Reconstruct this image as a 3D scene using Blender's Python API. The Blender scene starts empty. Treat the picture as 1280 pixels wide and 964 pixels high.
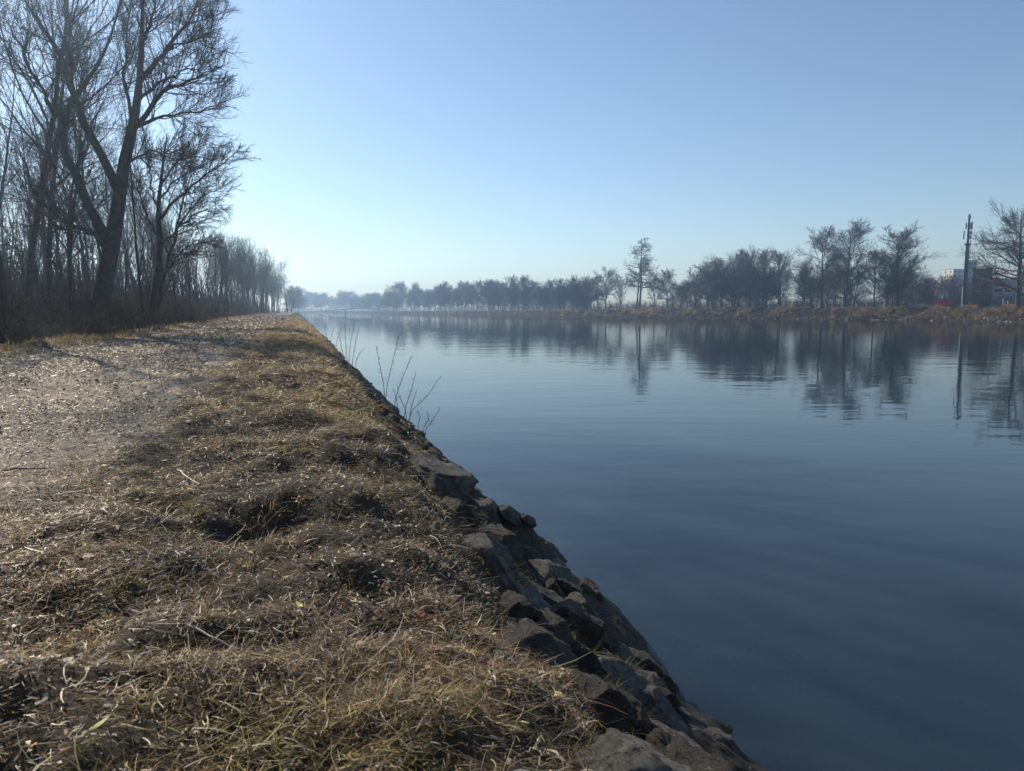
import bpy, bmesh, math, random
import numpy as np
from mathutils import Vector, Matrix

C = bpy.context.scene.collection
scene = bpy.context.scene
R = math.radians
RNG = np.random.default_rng(7)
random.seed(7)

# ------------------------------------------------------------------ camera model
F = 924.0
PITCH = math.atan(94.0 / F)
CAM = np.array([0.0, 0.0, 2.8])
cp, sp = math.cos(PITCH), math.sin(PITCH)


def at(px, py, Y):
    """world point seen at photo pixel (px, py), at world depth Y"""
    a, b = (px - 640) / F, (482 - py) / F
    d = np.array([a, cp + b * sp, -sp + b * cp])
    return CAM + d * (Y / d[1])


def gx(px, Y):
    return float(at(px, 388, Y)[0])


def topz(py, Y):
    return float(at(640, py, Y)[2])


PD = np.array([-268.0 / F, 1.0]); PD /= np.linalg.norm(PD)      # direction of the path
PU = np.array([PD[1], -PD[0]])                                     # to its right


def us(u, s):
    return u * PU[0] + s * PD[0], u * PU[1] + s * PD[1]


def to_us(x, y):
    return x * PU[0] + y * PU[1], x * PD[0] + y * PD[1]


# ------------------------------------------------------------------ noise
def _h(ix, iy, seed):
    n = (ix.astype(np.int64) * 374761393 + iy.astype(np.int64) * 668265263 + seed * 1442695041) & 0x7fffffff
    n = ((n ^ (n >> 13)) * 1274126177) & 0x7fffffff
    return ((n ^ (n >> 16)) & 0xffff) / 65535.0


def vnoise(x, y, seed=0):
    x = np.asarray(x, float); y = np.asarray(y, float)
    ix, iy = np.floor(x), np.floor(y)
    fx, fy = x - ix, y - iy
    fx = fx * fx * fx * (fx * (fx * 6 - 15) + 10); fy = fy * fy * fy * (fy * (fy * 6 - 15) + 10)
    a, b = _h(ix, iy, seed), _h(ix + 1, iy, seed)
    c, d = _h(ix, iy + 1, seed), _h(ix + 1, iy + 1, seed)
    return (a + (b - a) * fx) * (1 - fy) + (c + (d - c) * fx) * fy - 0.5


def fbm(x, y, seed=0, octs=4):
    t = 0; a = 1.0; f = 1.0
    for i in range(octs):
        t = t + a * vnoise(np.asarray(x) * f + 17.3 * i, np.asarray(y) * f - 9.1 * i, seed + i)
        a *= 0.5; f *= 2.03
    return t


def sstep(a, b, x):
    t = np.clip((np.asarray(x, float) - a) / (b - a), 0, 1)
    return t * t * (3 - 2 * t)


# ------------------------------------------------------------------ materials
def mat(name):
    m = bpy.data.materials.new(name); m.use_nodes = True
    nt = m.node_tree; nt.nodes.clear()
    return m, nt


def nd(nt, typ, **kw):
    n = nt.nodes.new(typ)
    for k, v in kw.items():
        if k.startswith('i_'):
            n.inputs[k[2:].replace('_', ' ')].default_value = v
        else:
            setattr(n, k, v)
    return n


def ln(nt, a, b):
    nt.links.new(a, b)


def ramp(nt, fac, stops):
    r = nd(nt, 'ShaderNodeValToRGB'); e = r.color_ramp.elements
    e[0].position, e[0].color = stops[0][0], (*stops[0][1], 1)
    e[1].position, e[1].color = stops[1][0], (*stops[1][1], 1)
    for p, c in stops[2:]:
        x = e.new(p); x.color = (*c, 1)
    ln(nt, fac, r.inputs['Fac'])
    return r.outputs['Color']


def rough_mat(name, stops, scale=3.0, detail=6, rough=0.85, bump=0.3, bscale=None, spec=0.3, dist=0.02):
    m, nt = mat(name)
    tc = nd(nt, 'ShaderNodeTexCoord'); no = nd(nt, 'ShaderNodeTexNoise', i_Scale=scale, i_Detail=detail, i_Roughness=0.65)
    ln(nt, tc.outputs['Object'], no.inputs['Vector'])
    p = nd(nt, 'ShaderNodeBsdfPrincipled', i_Roughness=rough)
    p.inputs['Specular IOR Level'].default_value = spec
    ln(nt, ramp(nt, no.outputs['Fac'], stops), p.inputs['Base Color'])
    if bump:
        n2 = nd(nt, 'ShaderNodeTexNoise', i_Scale=bscale or scale * 4, i_Detail=6, i_Roughness=0.7)
        ln(nt, tc.outputs['Object'], n2.inputs['Vector'])
        b = nd(nt, 'ShaderNodeBump', i_Strength=bump, i_Distance=dist)
        ln(nt, n2.outputs['Fac'], b.inputs['Height']); ln(nt, b.outputs['Normal'], p.inputs['Normal'])
    o = nd(nt, 'ShaderNodeOutputMaterial'); ln(nt, p.outputs[0], o.inputs['Surface'])
    return m


def plain(name, col, rough=0.6, spec=0.4, metal=0.0, var=0.15, scale=2.0):
    a = tuple(c * (1 - var) for c in col); b = tuple(min(1, c * (1 + var)) for c in col)
    m = rough_mat(name, [(0.3, a), (0.7, b)], scale=scale, rough=rough, bump=0, spec=spec)
    m.node_tree.nodes['Principled BSDF'].inputs['Metallic'].default_value = metal
    return m


def blade_mat(name, trans=0.35, rough=0.45, spec=0.35):
    m, nt = mat(name)
    at_ = nd(nt, 'ShaderNodeAttribute', attribute_name='tint')
    p = nd(nt, 'ShaderNodeBsdfPrincipled', i_Roughness=rough)
    p.inputs['Specular IOR Level'].default_value = spec
    t = nd(nt, 'ShaderNodeBsdfTranslucent')
    mx = nd(nt, 'ShaderNodeMixShader', i_Fac=trans)
    ln(nt, at_.outputs['Color'], p.inputs['Base Color']); ln(nt, at_.outputs['Color'], t.inputs['Color'])
    ln(nt, p.outputs[0], mx.inputs[1]); ln(nt, t.outputs[0], mx.inputs[2])
    o = nd(nt, 'ShaderNodeOutputMaterial'); ln(nt, mx.outputs[0], o.inputs['Surface'])
    return m


M = {}
M['bark'] = rough_mat('bark', [(0.3, (0.03, 0.025, 0.021)), (0.7, (0.095, 0.078, 0.064))], 5, bump=0.6, bscale=14, dist=0.03)
M['bark_pale'] = rough_mat('bark_pale', [(0.3, (0.08, 0.07, 0.06)), (0.7, (0.19, 0.165, 0.14))], 4, bump=0.5, bscale=12, dist=0.03)
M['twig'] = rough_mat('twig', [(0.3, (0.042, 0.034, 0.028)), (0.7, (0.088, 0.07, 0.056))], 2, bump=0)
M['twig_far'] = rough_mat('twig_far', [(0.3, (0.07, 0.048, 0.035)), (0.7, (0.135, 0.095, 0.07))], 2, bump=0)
M['twig_red'] = rough_mat('twig_red', [(0.3, (0.075, 0.045, 0.034)), (0.7, (0.15, 0.095, 0.065))], 2, bump=0)
M['twig_tan'] = rough_mat('twig_tan', [(0.3, (0.1, 0.078, 0.05)), (0.7, (0.19, 0.15, 0.1))], 2, bump=0)
M['blade'] = blade_mat('dry_blades', trans=.48)
M['flake'] = blade_mat('litter_flakes', trans=0.15, rough=0.55, spec=0.3)
M['needle'] = rough_mat('needles', [(0.3, (0.02, 0.03, 0.018)), (0.7, (0.05, 0.065, 0.035))], 3, bump=0)


# ------------------------------------------------------------------ mesh building with numpy
def np_obj(name, V, Q=None, T=None, material=None, parent=None, tint=None, smooth=False, loc=None):
    me = bpy.data.meshes.new(name)
    V = np.ascontiguousarray(V, dtype=np.float32)
    nq = 0 if Q is None else len(Q); ntr = 0 if T is None else len(T)
    me.vertices.add(len(V)); me.vertices.foreach_set('co', V.ravel())
    parts = []
    if nq: parts.append(np.asarray(Q, np.int32).ravel())
    if ntr: parts.append(np.asarray(T, np.int32).ravel())
    loops = np.concatenate(parts)
    me.loops.add(len(loops)); me.loops.foreach_set('vertex_index', loops)
    me.polygons.add(nq + ntr)
    st = np.concatenate([np.arange(nq) * 4, nq * 4 + np.arange(ntr) * 3]).astype(np.int32)
    me.polygons.foreach_set('loop_start', st)
    if smooth:
        me.polygons.foreach_set('use_smooth', np.ones(nq + ntr, bool))
    me.update(calc_edges=True)
    if tint is not None:
        ca = me.color_attributes.new('tint', 'FLOAT_COLOR', 'POINT')
        c = np.ones((len(V), 4), np.float32); c[:, :3] = tint
        ca.data.foreach_set('color', c.ravel())
    if material: me.materials.append(material)
    o = bpy.data.objects.new(name, me); C.objects.link(o)
    if parent: o.parent = parent
    if loc is not None: o.location = loc
    return o


def tag(o, label=None, cat=None, group=None, kind=None):
    if label: o['label'] = label
    if cat: o['category'] = cat
    if group: o['group'] = group
    if kind: o['kind'] = kind
    return o


def empty(name, loc, rz=0, label=None, cat=None, group=None):
    o = bpy.data.objects.new(name, None); C.objects.link(o)
    o.location = loc; o.rotation_euler = (0, 0, rz)
    return tag(o, label, cat, group)


def copy_tree(root):
    c = root.copy(); C.objects.link(c)
    for ch in root.children:
        d = ch.copy(); C.objects.link(d); d.parent = c
        for g in ch.children:
            e = g.copy(); C.objects.link(e); e.parent = d
    return c


def grid_faces(nr, nc):
    i = np.arange(nr - 1)[:, None] * nc + np.arange(nc - 1)[None, :]
    return np.stack([i, i + 1, i + nc + 1, i + nc], -1).reshape(-1, 4)


class MB:
    """boxes, bars and lathes collected into one mesh"""
    def __init__(self): self.v = []; self.f = []

    def add(self, vs, fs):
        n = len(self.v); self.v += [tuple(v) for v in vs]; self.f += [tuple(i + n for i in f) for f in fs]

    def box(self, x0, x1, y0, y1, z0, z1):
        self.add([(x, y, z) for z in (z0, z1) for x, y in ((x0, y0), (x1, y0), (x1, y1), (x0, y1))],
                 [(3, 2, 1, 0), (4, 5, 6, 7), (0, 1, 5, 4), (1, 2, 6, 5), (2, 3, 7, 6), (3, 0, 4, 7)])

    def prism(self, prof, y0, y1):
        """profile in x-z extruded along y"""
        n = len(prof)
        self.add([(x, y0, z) for x, z in prof] + [(x, y1, z) for x, z in prof],
                 [tuple(range(n)), tuple(range(2 * n - 1, n - 1, -1))] + [((i + 1) % n, i, i + n, (i + 1) % n + n) for i in range(n)])

    def tube(self, a, b, r0, r1=None, n=8):
        r1 = r0 if r1 is None else r1
        a, b = Vector(a), Vector(b); d = (b - a).normalized()
        x = d.orthogonal().normalized(); y = d.cross(x)
        vs = []
        for p, r in ((a, r0), (b, r1)):
            for k in range(n):
                t = 2 * math.pi * k / n
                vs.append(p + x * (r * math.cos(t)) + y * (r * math.sin(t)))
        self.add(vs, [(k, (k + 1) % n, (k + 1) % n + n, k + n) for k in range(n)] + [tuple(range(n - 1, -1, -1)), tuple(range(n, 2 * n))])

    def build(self, name, material, parent=None, bevel=0):
        me = bpy.data.meshes.new(name); me.from_pydata(self.v, [], self.f)
        bm = bmesh.new(); bm.from_mesh(me); bmesh.ops.recalc_face_normals(bm, faces=bm.faces); bm.to_mesh(me); bm.free()
        me.materials.append(material)
        o = bpy.data.objects.new(name, me); C.objects.link(o)
        if parent: o.parent = parent
        if bevel:
            b = o.modifiers.new('bevel', 'BEVEL'); b.width = bevel; b.segments = 2; b.limit_method = 'ANGLE'
        return o


# ------------------------------------------------------------------ terrain of the near bank
PROF_U = np.array([-420, -60, -14, -9.5, -7.6, -6.7, -6.0, -4, -1.5, 0.0, 0.4, 0.75, 1.15, 1.6, 2.0, 2.42, 2.8, 3.6, 5.5, 10, 18, 30])
PROF_Z = np.array([1.2, 1.25, 1.35, 1.45, 1.66, 1.86, 1.80, 1.82, 1.84, 1.82, 1.74, 1.52, 1.20, 0.86, 0.46, 0.12, -0.16, -0.42, -0.8, -1.4, -2.2, -2.9])


def hn(u, s):
    """height of the near bank"""
    u = np.asarray(u, float); s = np.asarray(s, float)
    w = 0.24 * vnoise(s * 0.35, 0 * s, 31) + 0.14 * vnoise(s * 1.1, 0 * s, 32) + 0.5 * vnoise(s * 0.03, 0 * s + 4, 33)
    bank = sstep(-1.2, 0.6, u)
    z = np.interp(u + w * bank, PROF_U, PROF_Z)
    grass = sstep(-2.1, -0.9, u + 0.8 * vnoise(s * 0.6, u * 0.6, 40)) * (1 - sstep(2.5, 3.4, u))
    verge = sstep(-5.4, -6.4, u) * (1 - sstep(-11, -13, -(-u)))
    near = 1.0
    z = z + grass * near * (0.12 * fbm(u * 1.5, s * 1.5, 1, 4) + 0.085 * fbm(u * 4.4, s * 4.4, 5, 3))
    z = z + (1 - grass) * (0.035 * fbm(u * 0.9, s * 0.6, 8, 3) + 0.012 * fbm(u * 6, s * 6, 9, 2))
    # wheel ruts of the path
    z = z - 0.03 * np.exp(-((u + 4.9) / 0.4) ** 2) - 0.03 * np.exp(-((u + 3.1) / 0.4) ** 2)
    z = z + verge * 0.22 * fbm(u * 0.7, s * 0.7, 14, 3)
    rock = sstep(0.7, 1.2, u) * (1 - sstep(3.5, 5, u))
    z = z + rock * 0.20 * (1 - .4 * sstep(15, 35, s)) * fbm(u * 1.3, s * 1.0, 20, 3)
    z = z - .11 * rock * (1 - sstep(12, 30, s))
    # one trampled hollow on the shoulder
    z = z - 0.13 * np.exp(-(((u + 0.15) / 0.34) ** 2 + ((s - 3.62) / 0.16) ** 2))
    return z


def hxy(x, y):
    u, s = to_us(x, y)
    return hn(u, s)


uu = np.unique(np.concatenate([np.array([-420, -250, -150, -100, -70, -50, -40, -32, -26, -21, -18, -16]),
                               np.arange(-14.5, -7, 0.25), np.arange(-7, -2.6, 0.09), np.arange(-2.6, 3.4, 0.035),
                               np.arange(3.4, 6, 0.2), [7, 8.5, 10, 12, 15, 18, 22, 30]]))
ss = [-30, -20, -12, -8, -5, -3, -2, -1, -0.4]
s_ = 0.0
while s_ < 900:
    ss.append(s_); s_ += max(0.03, s_ * 0.011)
ss = np.array(ss)
UU, SS = np.meshgrid(uu, ss)
X, Y = us(UU, SS)
Vt = np.stack([X, Y, hn(UU, SS)], -1).reshape(-1, 3)


def bank_material():
    m, nt = mat('bank_soil')
    tc = nd(nt, 'ShaderNodeTexCoord')
    at_ = nd(nt, 'ShaderNodeAttribute', attribute_name='tint')      # R: gravel share, G: rubble share, B: wood floor
    sep = nd(nt, 'ShaderNodeSeparateColor'); ln(nt, at_.outputs['Color'], sep.inputs[0])
    n1 = nd(nt, 'ShaderNodeTexNoise', i_Scale=2.2, i_Detail=8, i_Roughness=0.7)
    n2 = nd(nt, 'ShaderNodeTexNoise', i_Scale=45, i_Detail=5, i_Roughness=0.75)
    n3 = nd(nt, 'ShaderNodeTexVoronoi', i_Scale=55)
    for n in (n1, n2, n3): ln(nt, tc.outputs['Object'], n.inputs['Vector'])
    soil = ramp(nt, n1.outputs['Fac'], [(0.3, (0.02, 0.015, 0.010)), (0.7, (0.07, 0.052, 0.033))])
    grav = ramp(nt, n2.outputs['Fac'], [(0.3, (0.14, 0.115, 0.085)), (0.72, (0.50, 0.42, 0.33)), (0.5, (0.31, 0.258, 0.2))])
    rub = ramp(nt, n2.outputs['Fac'], [(0.35, (0.012, 0.010, 0.008)), (0.7, (0.10, 0.085, 0.068))])
    flo = ramp(nt, n1.outputs['Fac'], [(0.3, (0.04, 0.029, 0.02)), (0.7, (0.12, 0.085, 0.055))])
    # the mottling of leaf litter over the gravel
    mm = nd(nt, 'ShaderNodeMath', operation='MULTIPLY_ADD'); mm.inputs[1].default_value = 1.6; mm.inputs[2].default_value = -0.8
    ln(nt, n1.outputs['Fac'], mm.inputs[0])
    ad = nd(nt, 'ShaderNodeMath', operation='ADD', use_clamp=True); ln(nt, sep.outputs[0], ad.inputs[0]); ln(nt, mm.outputs[0], ad.inputs[1])
    mu = nd(nt, 'ShaderNodeMath', operation='MULTIPLY'); ln(nt, ad.outputs[0], mu.inputs[0]); ln(nt, sep.outputs[0], mu.inputs[1])
    col = soil
    for f, c in ((mu.outputs[0], grav), (sep.outputs[1], rub), (sep.outputs[2], flo)):
        mx = nd(nt, 'ShaderNodeMix', data_type='RGBA'); ln(nt, f, mx.inputs[0]); ln(nt, col, mx.inputs[6]); ln(nt, c, mx.inputs[7]); col = mx.outputs[2]
    p = nd(nt, 'ShaderNodeBsdfPrincipled', i_Roughness=0.9); p.inputs['Specular IOR Level'].default_value = 0.25
    ln(nt, col, p.inputs['Base Color'])
    b = nd(nt, 'ShaderNodeBump', i_Strength=0.8, i_Distance=0.02); ln(nt, n2.outputs['Fac'], b.inputs['Height'])
    b2 = nd(nt, 'ShaderNodeBump', i_Strength=0.5, i_Distance=0.012); ln(nt, n3.outputs['Distance'], b2.inputs['Height']); ln(nt, b.outputs[0], b2.inputs['Normal'])
    ln(nt, b2.outputs[0], p.inputs['Normal'])
    o = nd(nt, 'ShaderNodeOutputMaterial'); ln(nt, p.outputs[0], o.inputs['Surface'])
    return m


u_, s2 = UU.ravel(), SS.ravel()
edge_n = 0.9 * vnoise(s2 * 0.35, u_ * 0.35, 51) + 0.5 * vnoise(s2 * 1.3, u_ * 1.3, 52)
gravel = sstep(-0.7, -1.4, u_ + .5 * edge_n) * sstep(-6.4, -5.8, u_ + 0.4 * edge_n)
tint = np.stack([gravel, sstep(0.7, 1.1, u_), sstep(-6.8, -8.0, u_)], -1)
tag(np_obj('river_bank', Vt, grid_faces(len(ss), len(uu)), material=bank_material(), tint=tint, smooth=True), kind='structure')

# ------------------------------------------------------------------ far bank (seen across the water)
SH = [(150, 20), (136, 60), (124, 120), (118, 167), (113, 207), (92, 235), (62, 272), (21, 323), (-17, 398), (-60, 500), (-104, 602), (-142, 700), (-178, 790), (-222, 868), (-262, 890), (-330, 905)]
SHA = np.array([math.atan2(x, y) for x, y in SH]); SHR = np.array([math.hypot(x, y) for x, y in SH])
o_ = np.argsort(SHA); SHA = SHA[o_]; SHR = SHR[o_]


def shore_r(a):
    k = np.linspace(-0.03, 0.03, 7)
    return np.mean([np.interp(np.asarray(a) + d, SHA, SHR) for d in k], axis=0)


def shore_cos(a):
    e = 0.01
    r = shore_r(a); dr = (shore_r(a + e) - shore_r(a - e)) / (2 * e)
    return np.clip(r / np.sqrt(r * r + dr * dr), 0.3, 1)


def top_h(a):
    return np.interp(np.degrees(a), [-20, -10, -2, 6, 14, 25, 60], [1.6, 1.9, 2.5, 2.9, 3.3, 3.5, 3.5])


FD = np.array([-14, -5, -1.5, -0.3, 0.3, 0.9, 1.6, 2.4, 3.3, 4.2, 5.2, 6.5, 9, 14, 25, 45, 80, 150, 260, 400])
FZ = np.array([-3.2, -1.6, -0.5, -0.1, 0.07, 0.25, 0.42, 0.62, 0.8, 0.94, 1.0, 1.02, 1.01, 1.0, 0.98, 0.97, 0.97, 0.97, 0.97, 0.97])


def far_z(a, d):
    t = top_h(a)
    z = np.interp(d, FD, FZ)
    z = np.where(z > 0, z * t, z)
    x, y = shore_r(a) * np.sin(a), shore_r(a) * np.cos(a)
    return z + sstep(-0.5, 2, d) * (1 - sstep(6, 9, d)) * (.7 * fbm(x * 0.35 + d * 0.25, y * 0.35, 70, 3))


def far_pt(a, d):
    r = shore_r(a) + d / shore_cos(a)
    return r * np.sin(a), r * np.cos(a), far_z(a, d)


def far_of(px, Yd):
    """ground height on the far bank under a photo column at world depth Yd"""
    x = gx(px, Yd); a = math.atan2(x, Yd); r = math.hypot(x, Yd)
    d = (r - shore_r(a)) * shore_cos(a)
    return x, Yd, float(far_z(np.array([a]), np.array([d]))[0])


def far_at(px, d):
    """point on the far bank in the photo column px, d metres back from the waterline"""
    a = math.atan((px - 640) / F / cp)
    a = math.atan2(gx(px, 100), 100)
    x, y, z = far_pt(np.array([a]), np.array([float(d)]))
    return float(x[0]), float(y[0]), float(z[0])


AA = np.linspace(math.radians(-20.5), math.radians(75), 1100)
A2, D2 = np.meshgrid(AA, FD, indexing='ij')
fx, fy, fz = far_pt(A2, D2)
far_mat = rough_mat('far_bank_soil', [(0.3, (0.018, 0.014, 0.009)), (0.7, (0.06, 0.045, 0.027))], 0.7, rough=1.0, bump=0.5, bscale=3, dist=0.2, spec=0.02)
tag(np_obj('far_bank', np.stack([fx, fy, fz], -1).reshape(-1, 3), grid_faces(len(AA), len(FD)), material=far_mat, smooth=True), kind='structure')

# riverbed and land under everything
bed_mat = rough_mat('riverbed', [(0.35, (0.035, 0.045, 0.042)), (0.65, (0.06, 0.072, 0.06))], 0.4, bump=0.3)
xs_ = np.linspace(-700, 900, 9); ys_ = np.linspace(-60, 1150, 8)
XX, YY = np.meshgrid(xs_, ys_)
tag(np_obj('ground', np.stack([XX, YY, XX * 0 - 3.3], -1).reshape(-1, 3), grid_faces(8, 9), material=bed_mat), kind='structure')


# ------------------------------------------------------------------ water
def water_material():
    m, nt = mat('river_water')
    tc = nd(nt, 'ShaderNodeTexCoord')
    mp = nd(nt, 'ShaderNodeMapping'); mp.inputs['Rotation'].default_value = (0, 0, R(-4)); mp.inputs['Scale'].default_value = (0.38, 1.0, 1.0)
    ln(nt, tc.outputs['Object'], mp.inputs['Vector'])
    hs = []
    for sc, amp, det in ((0.3, 0.015, 1), (1.0, 0.0092, 2), (3.2, 0.0024, 2)):
        n = nd(nt, 'ShaderNodeTexNoise', i_Scale=sc, i_Detail=det, i_Roughness=0.45)
        ln(nt, mp.outputs[0], n.inputs['Vector'])
        k = nd(nt, 'ShaderNodeMath', operation='MULTIPLY'); k.inputs[1].default_value = amp
        ln(nt, n.outputs['Fac'], k.inputs[0]); hs.append(k.outputs[0])
    # wind lanes: slow change of ripple height
    wl = nd(nt, 'ShaderNodeTexNoise', i_Scale=0.02, i_Detail=2); ln(nt, mp.outputs[0], wl.inputs['Vector'])
    wr = nd(nt, 'ShaderNodeMapRange'); wr.inputs[1].default_value = 0.35; wr.inputs[2].default_value = 0.7; wr.inputs[3].default_value = 0.55; wr.inputs[4].default_value = 1.5
    ln(nt, wl.outputs['Fac'], wr.inputs[0])
    a = nd(nt, 'ShaderNodeMath', operation='ADD'); ln(nt, hs[1], a.inputs[0]); ln(nt, hs[2], a.inputs[1])
    k = nd(nt, 'ShaderNodeMath', operation='MULTIPLY'); ln(nt, a.outputs[0], k.inputs[0]); ln(nt, wr.outputs[0], k.inputs[1])
    h = nd(nt, 'ShaderNodeMath', operation='ADD'); ln(nt, k.outputs[0], h.inputs[0]); ln(nt, hs[0], h.inputs[1])
    b = nd(nt, 'ShaderNodeBump', i_Strength=1.0, i_Distance=1.0); ln(nt, h.outputs[0], b.inputs['Height'])
    fr = nd(nt, 'ShaderNodeFresnel', i_IOR=1.33); ln(nt, b.outputs[0], fr.inputs['Normal'])
    g = nd(nt, 'ShaderNodeBsdfGlossy', i_Roughness=0.015); ln(nt, b.outputs[0], g.inputs['Normal'])
    tr = nd(nt, 'ShaderNodeBsdfTransparent'); tr.inputs['Color'].default_value = (0.40, 0.50, 0.46, 1)
    df = nd(nt, 'ShaderNodeBsdfDiffuse'); df.inputs['Color'].default_value = (0.036, 0.060, 0.082, 1)
    # silt: little is seen through the water
    m1 = nd(nt, 'ShaderNodeMixShader', i_Fac=0.7); ln(nt, tr.outputs[0], m1.inputs[1]); ln(nt, df.outputs[0], m1.inputs[2])
    m2 = nd(nt, 'ShaderNodeMixShader'); ln(nt, fr.outputs[0], m2.inputs['Fac']); ln(nt, m1.outputs[0], m2.inputs[1]); ln(nt, g.outputs[0], m2.inputs[2])
    o = nd(nt, 'ShaderNodeOutputMaterial'); ln(nt, m2.outputs[0], o.inputs['Surface'])
    return m


cs = [us(1.2, -30), us(420, -30), us(420, 1000), us(1.2, 1000)]
tag(np_obj('water', np.array([(x, y, 0.0) for x, y in cs]), np.array([[0, 1, 2, 3]]), material=water_material()), kind='structure')


# ------------------------------------------------------------------ bare trees
def norm(v):
    return v / np.maximum(np.linalg.norm(v, axis=-1, keepdims=True), 1e-9)


def grow(P0, D0, L, R0, R1, K, wob, up, rng):
    """N branches of K points"""
    N = len(P0); P = np.zeros((N, K, 3)); D = np.zeros((N, K, 3)); P[:, 0] = P0; d = norm(D0); D[:, 0] = d
    for k in range(1, K):
        d = norm(d + rng.normal(0, wob, (N, 3)) + np.array([0, 0, up]))
        D[:, k] = d; P[:, k] = P[:, k - 1] + d * (L / (K - 1))[:, None]
    t = np.linspace(0, 1, K)[None]
    Rr = R0[:, None] * (1 - t) + R1[:, None] * t
    return P, D, Rr


def spawn(P, D, Rr, L, n, t0, t1, ang, ratio, rng, tfall=0.5, rr=0.55, jit=0.3):
    N, K, _ = P.shape
    t = t0 + (t1 - t0) * (np.arange(n)[None] + rng.random((N, n))) / n
    f = t * (K - 1); i = np.clip(f.astype(int), 0, K - 2); w = (f - i)[..., None]
    ar = np.arange(N)[:, None]
    p = P[ar, i] * (1 - w) + P[ar, i + 1] * w
    d = norm(D[ar, i] * (1 - w) + D[ar, i + 1] * w)
    r = Rr[ar, i] * (1 - w[..., 0]) + Rr[ar, i + 1] * w[..., 0]
    rv = rng.normal(0, 1, p.shape); side = norm(rv - (rv * d).sum(-1, keepdims=True) * d)
    a = np.radians(ang) * (1 + jit * rng.normal(0, 1, t.shape))
    dd = d * np.cos(a)[..., None] + side * np.sin(a)[..., None]
    LL = L[:, None] * ratio * (1 - tfall * t) * rng.uniform(0.65, 1.25, t.shape)
    return p.reshape(-1, 3), dd.reshape(-1, 3), LL.ravel(), (r * rr).ravel(), t.ravel()


def tubes(sets):
    """sets of (P, R, sides) -> one vertex and quad array"""
    VV, QQ, n0 = [], [], 0
    for P, Rr, m in sets:
        N, K, _ = P.shape
        if N == 0: continue
        T = np.zeros_like(P); T[:, 1:-1] = P[:, 2:] - P[:, :-2]; T[:, 0] = P[:, 1] - P[:, 0]; T[:, -1] = P[:, -1] - P[:, -2]
        T = norm(T)
        ref = np.where(np.abs(T[:, :1, 2:3]) > 0.9, np.array([1.0, 0, 0]), np.array([0, 0, 1.0]))
        A = norm(np.cross(T, np.broadcast_to(ref, T.shape))); B = np.cross(T, A)
        th = np.arange(m) * 2 * math.pi / m
        ring = A[:, :, None] * np.cos(th)[None, None, :, None] + B[:, :, None] * np.sin(th)[None, None, :, None]
        V = P[:, :, None] + ring * Rr[:, :, None, None]
        VV.append(V.reshape(-1, 3))
        n = np.arange(N)[:, None, None] * K * m; k = np.arange(K - 1)[None, :, None] * m; j = np.arange(m)[None, None]
        a = n + k + j; b = n + k + (j + 1) % m
        QQ.append(np.stack([a, b, b + m, a + m], -1).reshape(-1, 4) + n0)
        n0 += N * K * m
    return np.concatenate(VV), np.concatenate(QQ)


STY = {
    # clear, n1, ang1, len1, shape, up1, n2, n3, n4, ang2, trunk wobble
    'wood':   dict(clear=.32, n1=23, a1=42, l1=.27, sh='up', up=.09, n2=8, n3=5, n4=4, a2=38, wob=.05),
    'pole':   dict(clear=.42, n1=15, a1=32, l1=.19, sh='up', up=.12, n2=6, n3=4, n4=0, a2=38, wob=.03),
    'round':  dict(clear=.20, n1=40, a1=60, l1=.44, sh='round', up=.035, n2=14, n3=9, n4=0, a2=40, wob=.03),
    'tall':   dict(clear=.22, n1=44, a1=58, l1=.35, sh='round', up=.03, n2=14, n3=9, n4=0, a2=42, wob=.02),
    'layer':  dict(clear=.30, n1=46, a1=82, l1=.26, sh='cone', up=.015, n2=9, n3=6, n4=0, a2=40, wob=.012),
    'sweep':  dict(clear=.14, n1=46, a1=72, l1=.60, sh='sweep', up=.05, n2=14, n3=9, n4=0, a2=38, wob=.02),
    'low':    dict(clear=.15, n1=22, a1=48, l1=.50, sh='round', up=.07, n2=9, n3=7, n4=0, a2=42, wob=.05),
}


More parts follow.
